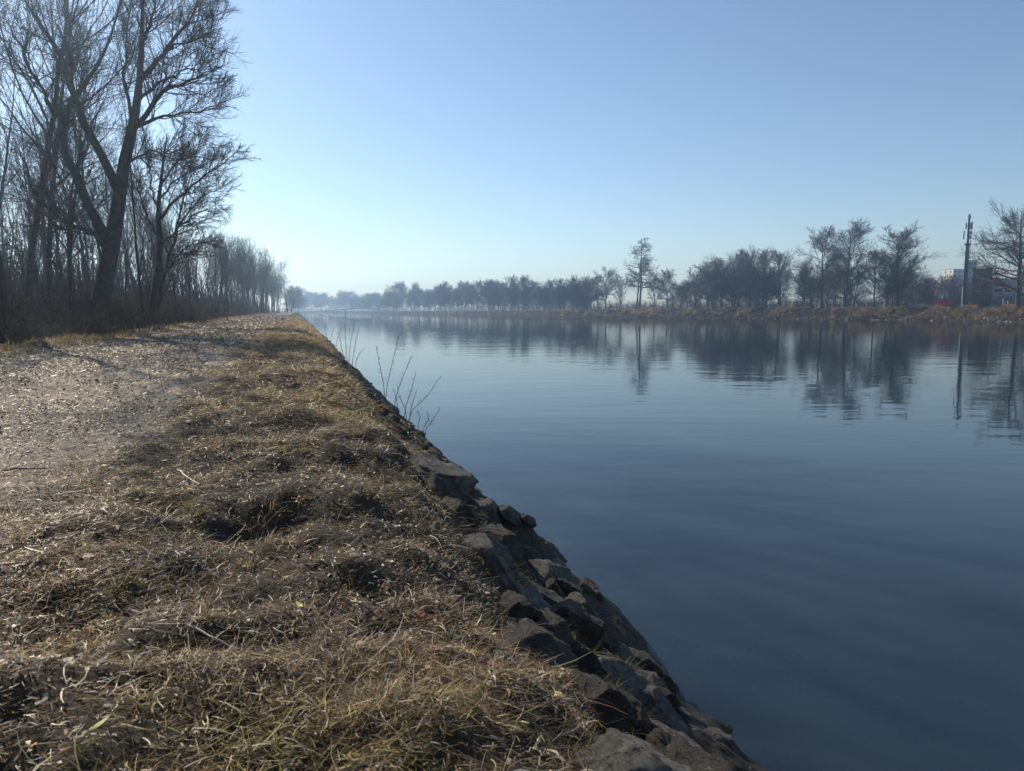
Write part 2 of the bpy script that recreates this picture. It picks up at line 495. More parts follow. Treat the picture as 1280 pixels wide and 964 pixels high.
def tree_arrays(seed, H, r0, sty, tw=0.01, fine=False):
    rng = np.random.default_rng(seed); s = STY[sty]
    P, D, Rr = grow(np.array([[0, 0, -0.4]]), np.array([[rng.normal(0, .05), rng.normal(0, .05), 1.0]]), np.array([H]), np.array([r0]), np.array([tw]), 14, s['wob'], 0.06, rng)
    tt = np.linspace(0, 1, 14)[None]
    Rr = r0 * (1 - tt) ** 0.85 + tw
    Rr[:, 0] *= 1.5; Rr[:, 1] *= 1.05
    trunk = [(P, Rr, 9)]
    n1 = s['n1']
    p, d, L, r, t = spawn(P, D, Rr, np.array([H * s['l1']]), n1, s['clear'], 0.97, s['a1'], 1.0, rng, tfall=0.0, rr=.5, jit=.18)
    q = (t - s['clear']) / (1 - s['clear'])
    shp = {'up': 0.55 + 0.75 * np.sin(np.pi * np.clip(q * 0.9 + .1, 0, 1)) ** 0.8 - 0.25 * q,
           'round': np.sqrt(np.clip(1 - (1.6 * q - .62) ** 2, .05, 1)),
           'cone': 1.1 - 0.75 * q,
           'sweep': 1.1 - 0.8 * q ** 1.3}[s['sh']]
    L = L * shp
    if s['sh'] == 'round':       # limbs stand up towards the top of the crown
        d = norm(d + np.array([0, 0, 1.0]) * (.75 * q ** 2)[:, None])
    if sty == 'layer':
        d[:, 2] = rng.normal(0.08, 0.12, len(d)); d = norm(d)
    if sty == 'sweep':
        d[:, 2] = np.where(q < .35, rng.normal(0.25, .1, len(d)), d[:, 2]); d = norm(d)
    r = np.maximum(np.minimum(r, 0.035 * L + tw), tw * 1.4)
    P1, D1, R1 = grow(p, d, L, r, np.full(len(p), tw), 8, .11, s['up'], rng)
    sets = [(P1, R1, 5)]
    p, d, L2, r, _ = spawn(P1, D1, R1, L, s['n2'], .18, .98, s['a2'], .52, rng, tfall=.45, rr=.6)
    r = np.maximum(np.minimum(r, 0.03 * L2 + tw), tw)
    P2, D2_, R2 = grow(p, d, L2, r, np.full(len(p), tw * .8), 5, .16, s['up'], rng); sets.append((P2, R2, 4))
    p, d, L3, r, _ = spawn(P2, D2_, R2, L2, s['n3'], .15, 1.0, 40, .55, rng, tfall=.4, rr=.7)
    P3, D3, R3 = grow(p, d, L3, np.full(len(p), tw * .9), np.full(len(p), tw * .5), 4, .17, s['up'], rng); sets.append((P3, R3, 3))
    if fine and s['n4']:
        p, d, L4, r, _ = spawn(P3, D3, R3, L3, s['n4'], .15, 1.0, 38, .6, rng, tfall=.3)
        P4, D4, R4 = grow(p, d, L4, np.full(len(p), tw * .6), np.full(len(p), tw * .35), 3, .15, s['up'], rng); sets.append((P4, R4, 3))
    return trunk, sets


def tree_proto(seed, H, r0, sty, tw=0.01, fine=False, name='bare_tree', bark='bark', twig='twig'):
    tr, cr = tree_arrays(seed, H, r0, sty, tw, fine)
    root = empty(name, (0, 0, 0)); root['_h'] = H
    V, Q = tubes(tr); np_obj('trunk', V, Q, material=M[bark], parent=root, smooth=True)
    V, Q = tubes(cr); np_obj('crown', V, Q, material=M[twig], parent=root, smooth=True)
    return root


_used = set()


def plant(proto, x, y, z, h, label, group=None, rz=None, wide=1.0, cat='tree'):
    o = proto if proto.name not in _used else copy_tree(proto)
    _used.add(o.name)
    k = h / proto['_h']
    o.location = (x, y, z); o.rotation_euler = (0, 0, random.uniform(0, 6.28) if rz is None else rz)
    o.scale = (k * wide, k * wide, k)
    o['label'] = label; o['category'] = cat
    if group: o['group'] = group
    elif 'group' in o: del o['group']
    return o


# trees drawn limb by limb: the forked tree and the slender tree beside the path
def limb_line(pts, Yd, drift, K=12):
    pts = np.array(pts, float); w = []
    for i, (px, py, r) in enumerate(pts):
        yy = Yd + drift * i / max(1, len(pts) - 1)
        w.append(at(px, py, yy))
    w = np.array(w)
    dist = np.concatenate([[0], np.cumsum(np.linalg.norm(np.diff(w, axis=0), axis=1))]); t = np.linspace(0, dist[-1], K)
    P = np.stack([np.interp(t, dist, w[:, k]) for k in range(3)], -1)
    P[1:-1] = 0.25 * P[:-2] + 0.5 * P[1:-1] + 0.25 * P[2:]
    return P, np.interp(t, dist, pts[:, 2])


def drawn_tree(name, trunk_pts, limbs, Yd, label, seed, tw, base_up=0.4, group=None):
    rng = np.random.default_rng(seed)
    P, Rr = limb_line(trunk_pts, Yd, 0, 16)
    P[0, 2] -= base_up
    root = empty(name, tuple(P[0]), 0, label, 'tree', group)
    org = P[0].copy()
    V, Q = tubes([((P - org)[None], Rr[None], 12)]); np_obj('trunk', V, Q, material=M['bark'], parent=root, smooth=True)
    Ls, Rs = [P[8:] if len(P) > 8 else P], [Rr[8:]]
    lines = []
    for pts, drift in limbs:
        p, r = limb_line(pts, Yd, drift, 12)
        p[1:-1] += rng.normal(0, 0.05, p[1:-1].shape)
        V, Q = tubes([((p - org)[None], r[None], 8)]); np_obj('limb', V, Q, material=M['bark'], parent=root, smooth=True)
        lines.append((p, r))
    PP = np.stack([a for a, b in lines]); RR = np.stack([b for a, b in lines])
    DD = norm(np.gradient(PP, axis=1)); LL = np.linalg.norm(np.diff(PP, axis=1), axis=-1).sum(1)
    sets = []
    p, d, L1, r, _ = spawn(PP - org, DD, RR, LL * 0 + 2.6, 18, .16, 1.0, 42, 1.0, rng, tfall=.62, rr=.5)
    L1 = np.minimum(L1, np.repeat(LL * 0.6, 18))
    r = np.clip(r, tw * 1.5, .03)
    P1, D1, R1 = grow(p, d, L1, r, np.full(len(p), tw), 7, .09, .07, rng); sets.append((P1, R1, 5))
    p, d, L2, r, _ = spawn(P1, D1, R1, L1, 8, .12, 1.0, 36, .6, rng, tfall=.4, rr=.6)
    P2, D2_, R2 = grow(p, d, L2, np.maximum(r, tw), np.full(len(p), tw * .7), 5, .10, .07, rng); sets.append((P2, R2, 4))
    p, d, L3, r, _ = spawn(P2, D2_, R2, L2, 6, .12, 1.0, 34, .65, rng, tfall=.35)
    P3, D3, R3 = grow(p, d, L3, np.full(len(p), tw * .75), np.full(len(p), tw * .45), 4, .10, .07, rng); sets.append((P3, R3, 3))
    V, Q = tubes(sets); np_obj('twigs', V, Q, material=M['twig'], parent=root, smooth=True)
    return root


drawn_tree('forked_tree',
    [(114, 428, .576), (120, 408, .416), (126, 380, .368), (131, 350, .344), (137, 320, .328), (143, 290, .296), (149, 258, .264), (150, 225, .248), (158, 190, .216), (166, 160, .184), (172, 130, .152), (176, 90, .120), (178, 40, .088), (179, -20, .056), (181, -80, .024)],
    [([(137, 318, .240), (122, 278, .208), (103, 240, .192), (88, 205, .168), (75, 175, .152), (68, 145, .136), (80, 135, .120), (92, 118, .104), (105, 104, .096), (120, 88, .080), (135, 70, .064), (143, 48, .048), (150, 20, .032), (156, -12, .016)], 2.2),
     ([(149, 240, .208), (132, 205, .176), (118, 180, .160), (103, 152, .144), (96, 125, .128), (90, 105, .112), (78, 75, .096), (60, 45, .072), (42, 20, .048), (25, -10, .024)], -2.2),
     ([(166, 162, .112), (185, 140, .096), (195, 124, .088), (208, 111, .072), (230, 104, .048), (250, 97, .032), (268, 88, .012)], -1.6),
     ([(167, 160, .096), (178, 154, .080), (192, 149, .064), (210, 144, .048), (232, 144, .032), (255, 140, .024), (276, 127, .010)], 1.4),
     ([(177, 98, .112), (195, 80, .096), (208, 62, .080), (222, 42, .064), (236, 25, .048), (250, 4, .032), (262, -18, .016)], 2.0),
     ([(208, 62, .056), (222, 58, .040), (240, 52, .032), (256, 42, .020), (271, 30, .010)], -1.2),
     ([(166, 156, .088), (160, 122, .072), (153, 96, .064), (156, 78, .048), (160, 50, .032), (164, 8, .024), (166, -25, .012)], 1.6),
     ([(69, 148, .096), (60, 128, .072), (48, 105, .064), (35, 75, .048), (20, 50, .032), (8, 25, .016)], -1.8),
     ([(96, 127, .096), (88, 98, .080), (84, 60, .064), (80, 20, .040), (82, -25, .016)], 2.4),
     ([(133, 312, .104), (122, 296, .088), (108, 286, .072), (84, 281, .056), (62, 262, .040), (45, 240, .016)], -2.0),
     ([(172, 128, .080), (186, 112, .064), (203, 100, .048), (222, 92, .032), (246, 82, .024), (262, 78, .010)], 2.4),
     ([(154, 208, .064), (170, 196, .048), (188, 190, .036), (205, 192, .024), (222, 188, .010)], -1.2),
     ([(177, 60, .072), (186, 35, .056), (192, 10, .040), (197, -20, .016)], -1.6)],
    31.0, 'big dark tree by the path with a thick trunk forking into three crooked limbs', 11, .0085)

drawn_tree('slender_tree',
    [(188, 414, .25), (191, 388, .20), (195, 358, .19), (199, 330, .17), (200, 295, .15), (197, 262, .12), (201, 228, .09), (205, 195, .06), (209, 166, .02)],
    [([(190, 408, .15), (197, 385, .12), (203, 352, .11), (213, 318, .09), (221, 286, .07), (229, 252, .05), (240, 214, .02)], 1.2),
     ([(198, 276, .10), (213, 257, .08), (228, 242, .07), (248, 224, .05), (268, 210, .035), (286, 201, .02), (296, 188, .01)], -1.6),
     ([(200, 308, .08), (218, 290, .06), (238, 272, .05), (256, 262, .03), (268, 256, .012)], 1.6),
     ([(205, 342, .07), (222, 320, .05), (240, 304, .035), (252, 296, .015)], -1.0),
     ([(199, 300, .07), (186, 276, .05), (176, 250, .04), (170, 222, .015)], -1.4),
     ([(200, 232, .07), (214, 208, .05), (232, 194, .04), (252, 186, .02), (266, 180, .01)], 1.8),
     ([(198, 255, .07), (212, 232, .05), (230, 218, .04), (256, 204, .025), (278, 196, .01)], 2.6),
     ([(222, 284, .06), (236, 266, .045), (254, 246, .03), (276, 232, .012)], -2.2),
     ([(199, 262, .06), (190, 238, .045), (184, 210, .03), (182, 182, .012)], 1.2)],
    43.0, 'slender two stemmed tree at the path edge with long branches reaching right', 12, .0095)

# prototypes for the wood
wood = [tree_proto(100 + i, 18, .15, 'wood', .0095, True, 'woodland_tree') for i in range(5)]
polep = [tree_proto(120 + i, 16, .12, 'pole', .010, False, 'young_tree') for i in range(4)]

# trunks one can tell apart at the left edge
named = [(10, 25.5, 18, .75, wood[0], 'straight dark tree at the left edge of the photo in front of the wood'),
         (64, 37.0, 19, .9, wood[1], 'straight tree left of the big forked tree, its trunk half hidden by brush'),
         (92, 38.0, 15, .8, wood[2], 'tree standing close behind the lower trunk of the big forked tree'),
         (179, 39.0, 13, .8, polep[0], 'thin upright tree between the big forked tree and the slender tree'),
         (38, 33.0, 20, 1.0, wood[3], 'tall tree second from the left photo edge, set back among brush'),
         (222, 62.0, 9.5, .9, wood[4], 'first tall tree right of the slender two stemmed tree'),
         (357, 300, 20, 1.25, wood[2], 'last hazy tree where the wood ends beyond the two walkers')]
for px, yd, h, wd, pr, lab in named:
    x = gx(px, yd); plant(pr, x, yd, float(hxy(x, yd)), h, lab, wide=wd)
GW = "bare trees of the wood left of the path"


def skyline(px):
    """photo row of the top of the wood in a column"""
    return np.interp(px, [-400, 0, 120, 165, 190, 212, 240, 262, 290, 320, 345, 356, 364], [-700, -250, -120, 60, 190, 235, 272, 284, 290, 297, 313, 335, 362])


for u0, sA, sB, step, hm in ((-8.8, 52, 430, 4.2, 25), (-11.5, 36, 430, 5.0, 25), (-15, 30, 380, 4.6, 25), (-19, 26, 300, 5.0, 23), (-25, 18, 200, 5.8, 20), (-33, 24, 160, 7.5, 20), (-44, 32, 160, 12, 20), (-57, 30, 130, 13, 19), (-70, 36, 130, 14, 19)):
    s0 = sA
    while s0 < sB:
        u1 = u0 + random.uniform(-1.3, 1.0); s1 = s0 + random.uniform(-1.5, 1.5)
        x, y = us(u1, s1); z = float(hn(u1, s1))
        pxt = 640 + F * x / y / cp
        h = min(hm, topz(float(skyline(pxt + .14 * F * 12 / y)), y) - z, 16.5 + 4.5 * float(sstep(50, 140, s1))) * random.uniform(.66, 1.0)
        s0 += step * random.uniform(.7, 1.35) * (1 + s0 / 330)
        if h < 5.5: continue
        big = random.random() < (.55 if s1 < 60 else .12)
        pr = random.choice(wood) if big else random.choice(polep)
        lab = ('bare upright woodland tree standing in the wood left of the path' if big else
               'thin pole like young tree standing in the wood left of the path')
        plant(pr, x, y, z, h, lab, GW if big else 'thin young trees of the wood left of the path', wide=random.uniform(.85, 1.2))

# brush at the foot of the wood
def shrub_proto(seed, H, W, n, tw, matn, name='shrub'):
    rng = np.random.default_rng(seed)
    P0 = np.stack([rng.normal(0, W * .22, n), rng.normal(0, W * .22, n), np.full(n, -.15)], -1)
    D0 = np.stack([rng.normal(0, .42, n), rng.normal(0, .42, n), np.ones(n)], -1)
    L = H * rng.uniform(.55, 1.1, n)
    P, D, Rr = grow(P0, D0, L, np.full(n, tw * 2.2), np.full(n, tw), 7, .12, .02, rng)
    p, d, L2, r, _ = spawn(P, D, Rr, L, 8, .2, 1, 38, .42, rng, tfall=.4)
    P2, D2_, R2 = grow(p, d, L2, np.full(len(p), tw), np.full(len(p), tw * .6), 5, .15, .02, rng)
    p, d, L3, r, _ = spawn(P2, D2_, R2, L2, 5, .15, 1, 40, .5, rng, tfall=.3)
    P3, D3, R3 = grow(p, d, L3, np.full(len(p), tw * .7), np.full(len(p), tw * .4), 3, .15, .0, rng)
    root = empty(name, (0, 0, 0)); root['_h'] = H
    V, Q = tubes([(P, Rr, 5)]); np_obj('stems', V, Q, material=M[matn], parent=root, smooth=True)
    V, Q = tubes([(P2, R2, 3), (P3, R3, 3)]); np_obj('twigs', V, Q, material=M[matn], parent=root, smooth=True)
    return root


shr = [shrub_proto(200, 2.0, 2.4, 34, .009, 'twig_red'), shrub_proto(201, 2.4, 2.6, 30, .010, 'twig'), shrub_proto(202, 1.5, 2.2, 40, .008, 'twig_tan')]
for px, yd, h, k, lab in ((42, 23.5, 1.1, 2, 'low rusty bush on the grass verge at the left photo edge'),
                          (95, 26.5, 1.7, 0, 'reddish brown bush left of the foot of the big forked tree'),
                          (160, 33.5, 1.8, 1, 'dark bush between the foot of the forked tree and the slender tree'),
                          (226, 50.0, 1.7, 2, 'pale tan bush on the verge right of the slender tree'),
                          (8, 26.0, 2.1, 1, 'dark bush at the foot of the leftmost tree')):
    x = gx(px, yd); plant(shr[k], x, yd, float(hxy(x, yd)), h, lab, cat='shrub', wide=1.15)
for u0, s0, s1, st in ((-9.6, 30, 230, 6.5), (-12.5, 22, 120, 4.2), (-16, 20, 110, 4.6), (-21, 16, 100, 5.5)):
    s_ = s0
    while s_ < s1:
        u1 = u0 + random.uniform(-1, 1); x, y = us(u1, s_)
        k = random.choice((0, 0, 1, 1, 2))
        nm = ('reddish brown', 'dark grey', 'pale tan')[k]
        plant(shr[k], x, y, float(hn(u1, s_)), random.uniform(1.5, 3.2), nm + ' leafless bush among the trunks left of the path',
              nm + ' bushes in the wood left of the path', cat='shrub', wide=random.uniform(.8, 1.5))
        s_ += st * random.uniform(.7, 1.4) * (1 + s_ / 150)

# countless thin saplings deeper in the wood
def thicket(name, n, u0, u1, s0, s1, h0, h1, seed, tw, matn, mixlog=True):
    rng = np.random.default_rng(seed)
    s = np.exp(rng.uniform(math.log(s0), math.log(s1), n)); u = rng.uniform(u0, u1, n)
    x, y = us(u, s)
    P0 = np.stack([x, y, hn(u, s) - .1], -1); L = rng.uniform(h0, h1, n)
    D0 = np.stack([rng.normal(0, .12, n), rng.normal(0, .12, n), np.ones(n)], -1)
    sc = np.clip(s / 40, .8, 3)
    P, D, Rr = grow(P0, D0, L, tw * 2.0 * sc, tw * .8 * sc, 6, .07, .05, rng)
    p, d, L2, r, _ = spawn(P, D, Rr, L, 6, .25, 1, 42, .3, rng, tfall=.4)
    sc2 = np.repeat(sc, 6)
    P2, D2_, R2 = grow(p, d, L2, tw * .8 * sc2, tw * .4 * sc2, 4, .14, .05, rng)
    V, Q = tubes([(P, Rr, 4), (P2, R2, 3)])
    tag(np_obj(name, V, Q, material=M[matn], smooth=True), 'thicket of thin leafless saplings filling the wood behind the front trees' if name == 'undergrowth' else 'tall bare saplings deep in the wood' if name == 'saplings' else 'low reddish brushwood between the trunks of the wood', 'undergrowth', kind='stuff')


thicket('undergrowth', 7500, -78, -11.5, 14, 330, 2.0, 7.5, 300, .015, 'twig')

thicket('saplings', 2600, -75, -21, 16, 150, 5.5, 11.5, 302, .019, 'twig')
thicket('brushwood', 3600, -26, -10.2, 15, 150, 1.0, 3.6, 301, .010, 'twig_red')


# ------------------------------------------------------------------ trees across the water
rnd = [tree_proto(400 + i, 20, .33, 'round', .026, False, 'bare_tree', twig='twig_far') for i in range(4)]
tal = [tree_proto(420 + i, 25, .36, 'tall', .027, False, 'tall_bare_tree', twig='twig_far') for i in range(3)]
low = [tree_proto(440 + i, 11, .2, 'low', .024, False, 'small_tree', twig='twig_red') for i in range(3)]
hazy = [tree_proto(460 + i, 16, .26, 'round', .03, False, 'distant_tree') for i in range(3)]
hpol = [tree_proto(470 + i, 17, .24, 'tall', .03, False, 'distant_tree') for i in range(2)]


def far_tree(pr, px, d, topy, label, group=None, wide=1.0, cat='tree'):
    x, y, z = far_at(px, d)
    h = topz(topy, y) - z
    return plant(pr, x, y, z, h, label, group, wide=wide * (1.25 if pr in rnd or pr in tal else 1), cat=cat)


lay = tree_proto(480, 29, .48, 'layer', .03, False, 'layered_tree', twig='twig_far')
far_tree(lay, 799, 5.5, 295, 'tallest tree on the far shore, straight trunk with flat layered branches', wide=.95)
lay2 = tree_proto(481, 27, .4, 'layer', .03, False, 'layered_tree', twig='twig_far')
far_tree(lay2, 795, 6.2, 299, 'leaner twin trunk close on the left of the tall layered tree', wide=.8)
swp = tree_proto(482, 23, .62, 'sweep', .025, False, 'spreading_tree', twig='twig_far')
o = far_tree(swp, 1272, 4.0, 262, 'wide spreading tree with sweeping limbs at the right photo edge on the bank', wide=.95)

for px, d, ty, pr, wd, lab in (
        (738, 7, 350, rnd[0], 1.0, 'rounded tree at the left end of the dark shore trees'),
        (757, 9, 341, rnd[1], .8, 'pointed tree left of the tall layered tree, second rounded crown'),
        (775, 8, 352, low[0], 1.0, 'low bushy tree at the left foot of the layered tree'),
        (818, 8, 348, low[1], .9, 'low bushy tree at the right foot of the layered tree'),
        (834, 10, 342, rnd[2], .8, 'rounded tree alone in the gap right of the layered tree'),
        (884, 8, 332, rnd[3], .85, 'leaning short trunked tree left end of the grove right of the gap'),
        (903, 9, 328, rnd[0], .75, 'second tree of the grove right of the gap'),
        (918, 12, 322, rnd[1], .7, 'third tree of the grove right of the gap'),
        (938, 10, 319, rnd[2], .75, 'tree with fan of branches in the middle of the grove'),
        (957, 9, 320, rnd[3], .8, 'fifth tree of the grove right of the gap'),
        (976, 12, 321, rnd[0], .75, 'tree at the right end of the grove before the tall pair'),
        (1003, 10, 330, rnd[1], .7, 'lower tree left of the tall pair of trees'),
        (1028, 9, 294, tal[0], .85, 'left tree of the tall pair with narrow rounded crown'),
        (1056, 8, 289, tal[1], 1.0, 'right tree of the tall pair, the highest crown of the right shore'),
        (1092, 5, 320, rnd[2], .75, 'small vase shaped tree on the bank between the tall trees'),
        (1122, 8, 291, tal[2], 1.15, 'tall broad tree with rounded crown right of the vase shaped tree'),
        (1108, 14, 322, rnd[3], .7, 'lower tree behind the vase shaped tree'),
        (1222, 9, 352, low[2], .8, 'small bare tree in front of the wood clad block')):
    far_tree(pr, px, d, ty, lab, wide=wd)

G2 = 'smaller trees standing behind the front trees of the right shore'
for i in range(52):
    px = random.uniform(728, 1165)
    if 768 < px < 832: continue
    if 846 < px < 868 or 1140 < px: ty = random.uniform(352, 362)
    else: ty = random.uniform(338, 358)
    pr = random.choice(low + rnd)
    far_tree(pr, px, random.uniform(16, 60), ty, 'lower bare tree in the dusky growth behind the front trees of the right shore', G2, wide=random.uniform(.9, 1.35))
for i in range(26):
    far_tree(random.choice(rnd + low), random.uniform(1150, 1290), random.uniform(60, 120), random.uniform(350, 362), 'small tree before the pale buildings at the far right', 'small trees before the pale buildings', wide=random.uniform(.9, 1.3))

G3 = 'hazy trees lining the middle of the far shore'
px = 484
while px < 728:
    ty = 364 - 7 * sstep(560, 640, px) + random.uniform(-8, 7)
    pr = random.choice(hazy + hpol + hpol)
    far_tree(pr, px, random.uniform(5, 14), ty, 'bluish bare tree in the hazy row along the middle of the far shore', G3, wide=random.uniform(.8, 1.15))
    px += random.uniform(4.0, 12)
for i in range(34):
    far_tree(random.choice(hazy + hpol), random.uniform(488, 735), random.uniform(25, 110), random.uniform(354, 368), 'faint tree behind the hazy row of the far shore', 'faint trees behind the hazy row', wide=random.uniform(.9, 1.3))
G4 = 'palest trees beyond the footbridge'
px = 372
while px < 500:
    far_tree(random.choice(hazy + hpol), px, random.uniform(4, 60), random.uniform(366, 376), 'palest blue tree in the line beyond the footbridge', G4, wide=random.uniform(1.0, 1.6))
    px += random.uniform(2.5, 5)
for px, s0, ty in ((362, 420, 364), (366, 470, 362), (370, 520, 368), (373, 560, 362), (376, 640, 372)):
    x, y, z = gx(px, s0), s0, 1.5
    plant(random.choice(hazy), x, y, z, topz(ty, y) - z, 'hazy tree at the end of the path beyond the wood', 'hazy trees at the end of the path')

# brown hedge and reed growth as one mass behind the far bank top
def far_growth(name, n, px0, px1, d0, d1, h0, h1, seed, matn, lab, tw=.03):
    rng = np.random.default_rng(seed)
    pxs = rng.uniform(px0, px1, n); a = np.arctan2((pxs - 640) / F, cp)
    d = rng.uniform(d0, d1, n); x, y, z = far_pt(a, d)
    P0 = np.stack([x, y, z - .1], -1); L = rng.uniform(h0, h1, n)
    D0 = np.stack([rng.normal(0, .3, n), rng.normal(0, .3, n), np.ones(n)], -1)
    P, D, Rr = grow(P0, D0, L, np.full(n, tw * 1.5), np.full(n, tw * .7), 5, .1, .02, rng)
    p, d_, L2, r, _ = spawn(P, D, Rr, L, 8, .1, 1, 42, .42, rng, tfall=.3)
    P2, D2_, R2 = grow(p, d_, L2, np.full(len(p), tw), np.full(len(p), tw * .5), 4, .15, .02, rng)
    V, Q = tubes([(P, Rr, 3), (P2, R2, 3)])
    tag(np_obj(name, V, Q, material=M[matn], smooth=True), lab, 'undergrowth', kind='stuff')


far_growth('far_undergrowth', 3400, 725, 1300, 14, 90, 1.5, 4.6, 501, 'twig', 'dusky brush filling the ground under the right shore trees')
far_growth('distant_wood', 2400, 355, 735, 60, 230, 3.0, 9.0, 502, 'twig', 'hazy brush and saplings under the trees of the distant shore', tw=.06)


# ------------------------------------------------------------------ grass, straw, litter
def blades(P0, az, elev, L, W, col, bend, K=4, tipw=.15, seed=0):
    """curved ribbons; bend > 0 droops towards the tip"""
    rng = np.random.default_rng(seed); N = len(P0)
    h = np.stack([np.cos(az), np.sin(az)], -1)
    side = np.stack([-h[:, 1], h[:, 0], rng.normal(0, .5, N)], -1); side = norm(side)
    P = P0.copy(); VV = np.zeros((N, K, 2, 3)); e = elev.copy()
    tw = rng.normal(0, .25, N)
    a = az.copy()
    for k in range(K):
        t = k / (K - 1); w = (W * (1 - (1 - tipw) * t ** 1.4) * .5)[:, None]
        VV[:, k, 0] = P - side * w; VV[:, k, 1] = P + side * w
        ce, se = np.cos(e), np.sin(e)
        P = P + np.stack([np.cos(a) * ce, np.sin(a) * ce, se], -1) * (L / (K - 1))[:, None]
        e = e - bend / (K - 1); a = a + tw
    n = np.arange(N)[:, None] * K * 2; k = np.arange(K - 1)[None] * 2
    q = np.stack([n + k, n + k + 1, n + k + 3, n + k + 2], -1).reshape(-1, 4)
    return VV.reshape(-1, 3), q, np.repeat(col, K * 2, axis=0)


def palette(n, cols, wts, rng, var=.46):
    c = np.array(cols)[rng.choice(len(cols), n, p=np.array(wts) / sum(wts))]
    return np.clip(c * rng.lognormal(0, var, (n, 1)) * rng.lognormal(0, .06, (n, 3)), .01, .8)


STRAW = [(.58, .43, .24), (.44, .295, .145), (.27, .16, .078), (.12, .08, .045), (.62, .54, .39)]
GOLD = [(.46, .32, .09), (.36, .27, .07), (.22, .20, .05), (.50, .38, .16)]
GREEN = [(.15, .17, .04), (.26, .25, .055), (.36, .31, .09)]


def wedge(n, s0, s1, u0, u1, rng, mx=.95):
    """points on the near bank, denser near the lens, so that far ground is not built needlessly fine"""
    s = np.exp(rng.uniform(math.log(s0), math.log(s1), n * 3))
    u = rng.uniform(u0, u1, n * 3)
    x, y = us(u, s)
    keep = (np.abs(x) < mx * y + .8) & (y > .6)
    # keep areal density falling as 1/s^2 inside the strip
    wid = np.clip(2 * mx * s / (u1 - u0), 0, 1)
    keep &= rng.random(n * 3) < np.where(wid < 1, 1, 1)
    s, u = s[keep][:n], u[keep][:n]
    return u, s


def lift(u, s):
    x, y = us(u, s)
    return np.stack([x, y, hn(u, s)], -1)


def straw_litter():
    rng = np.random.default_rng(601)
    n = 400000
    u, s = wedge(n, 1.05, 60, -4.2, 1.6, rng)
    dens = fbm(u * 1.3, s * 1.3, 80, 3) + .55 * fbm(u * 5, s * 5, 84, 2)
    k = rng.random(len(u)) < np.clip(.7 + 1.7 * dens, .25, 1) * np.maximum(sstep(-3.4, -2.2, u + .7 * vnoise(s * .5, u, 3) - 1.7 * sstep(2.8, 5.5, s)), .03) * (1 - sstep(.9, 1.6, u + .5 * vnoise(s * 1.5, u, 5)))
    u, s = u[k], s[k]; N = len(u)
    g = np.clip(s / 4.5, .8, 20) ** .75
    # locally combed direction
    az = 6.28 * fbm(u * .9, s * .9, 90, 3) * 1.4 + rng.normal(0, .8, N) + (rng.random(N) < .5) * rng.uniform(0, 6.28, N)
    el = rng.normal(.10, .2, N); L = rng.lognormal(math.log(.048), .6, N) * g ** .6; W = rng.lognormal(math.log(.0028), .4, N) * g
    L = np.minimum(L, .32 * g)
    P = lift(u, s); P[:, 2] += rng.uniform(.002, .034, N) * np.minimum(g, 2)
    warm = fbm(u * .8, s * .8, 95, 3)[:, None]
    col = palette(N, STRAW, [3, 4, 4, 3, 1.2], rng)
    gold = palette(N, GOLD, [3, 3, 2, 1], rng)
    col = np.where(rng.random((N, 1)) < np.clip(.12 + 1.1 * warm, 0, .75), gold, col)
    V, Q, T = blades(P, az, el, L, W, col, rng.normal(.25, .35, N), 4, .3, 1)
    tag(np_obj('straw_litter', V, Q, material=M['blade'], tint=T), 'matted dry straw lying over the shoulder of the bank', 'dry grass', kind='stuff')


def tussocks():
    rng = np.random.default_rng(602)
    n = 6200
    u, s = wedge(n, 1.1, 110, -2.4, 2.1, rng)
    d = fbm(u * .7, s * .7, 110, 3)
    k = rng.random(len(u)) < np.clip(.45 + 1.5 * d, .05, 1) * sstep(-2.3, -.9, u + .5 * vnoise(s * .7, u * .7, 40) - .85 * sstep(3.5, 7, s))
    k &= (u < 1.45) | (rng.random(len(u)) < .35)
    u, s = u[k], s[k]; nt = len(u); m = 34
    g = np.clip(s / 5, .85, 25) ** .7
    kind = fbm(u * .55, s * .55, 120, 3) + .25 * rng.normal(0, 1, nt) + .30 * np.exp(-((u - .5) / .45) ** 2)
    gg = np.repeat(g, m)
    rad = np.repeat(rng.uniform(.02, .075, nt), m) * gg
    th = rng.uniform(0, 6.28, nt * m); rr = rad * np.sqrt(rng.random(nt * m))
    x, y = us(np.repeat(u, m), np.repeat(s, m))
    P = np.stack([x + rr * np.cos(th), y + rr * np.sin(th), 0 * x], -1); P[:, 2] = hxy(P[:, 0], P[:, 1]) - .006
    N = nt * m
    lean = np.repeat(rng.uniform(0, 6.28, nt), m)
    az = np.where(rng.random(N) < .6, th, lean) + rng.normal(0, .6, N)
    el = rng.normal(.75, .33, N)
    L = np.repeat(rng.lognormal(math.log(.068), .3, nt), m) * rng.uniform(.5, 1.3, N) * gg ** .55
    W = rng.lognormal(math.log(.0024), .3, N) * gg
    a, b, c = palette(N, STRAW, [2, 3, 3, 2, .4], rng), palette(N, GOLD, [3, 3, 2, 1], rng), palette(N, GREEN, [2, 2, 2], rng)
    kk = np.repeat(kind, m)[:, None] + rng.normal(0, .12, (N, 1))
    col = np.where(kk > .34, c, np.where(kk > -.02, b, a))
    V, Q, T = blades(P, az, el, L, W, col, rng.normal(.95, .4, N), 4, .12, 2)
    tag(np_obj('bank_grass', V, Q, material=M['blade'], tint=T), 'dry golden and olive grass tufts on the bank top', 'grass', kind='stuff')


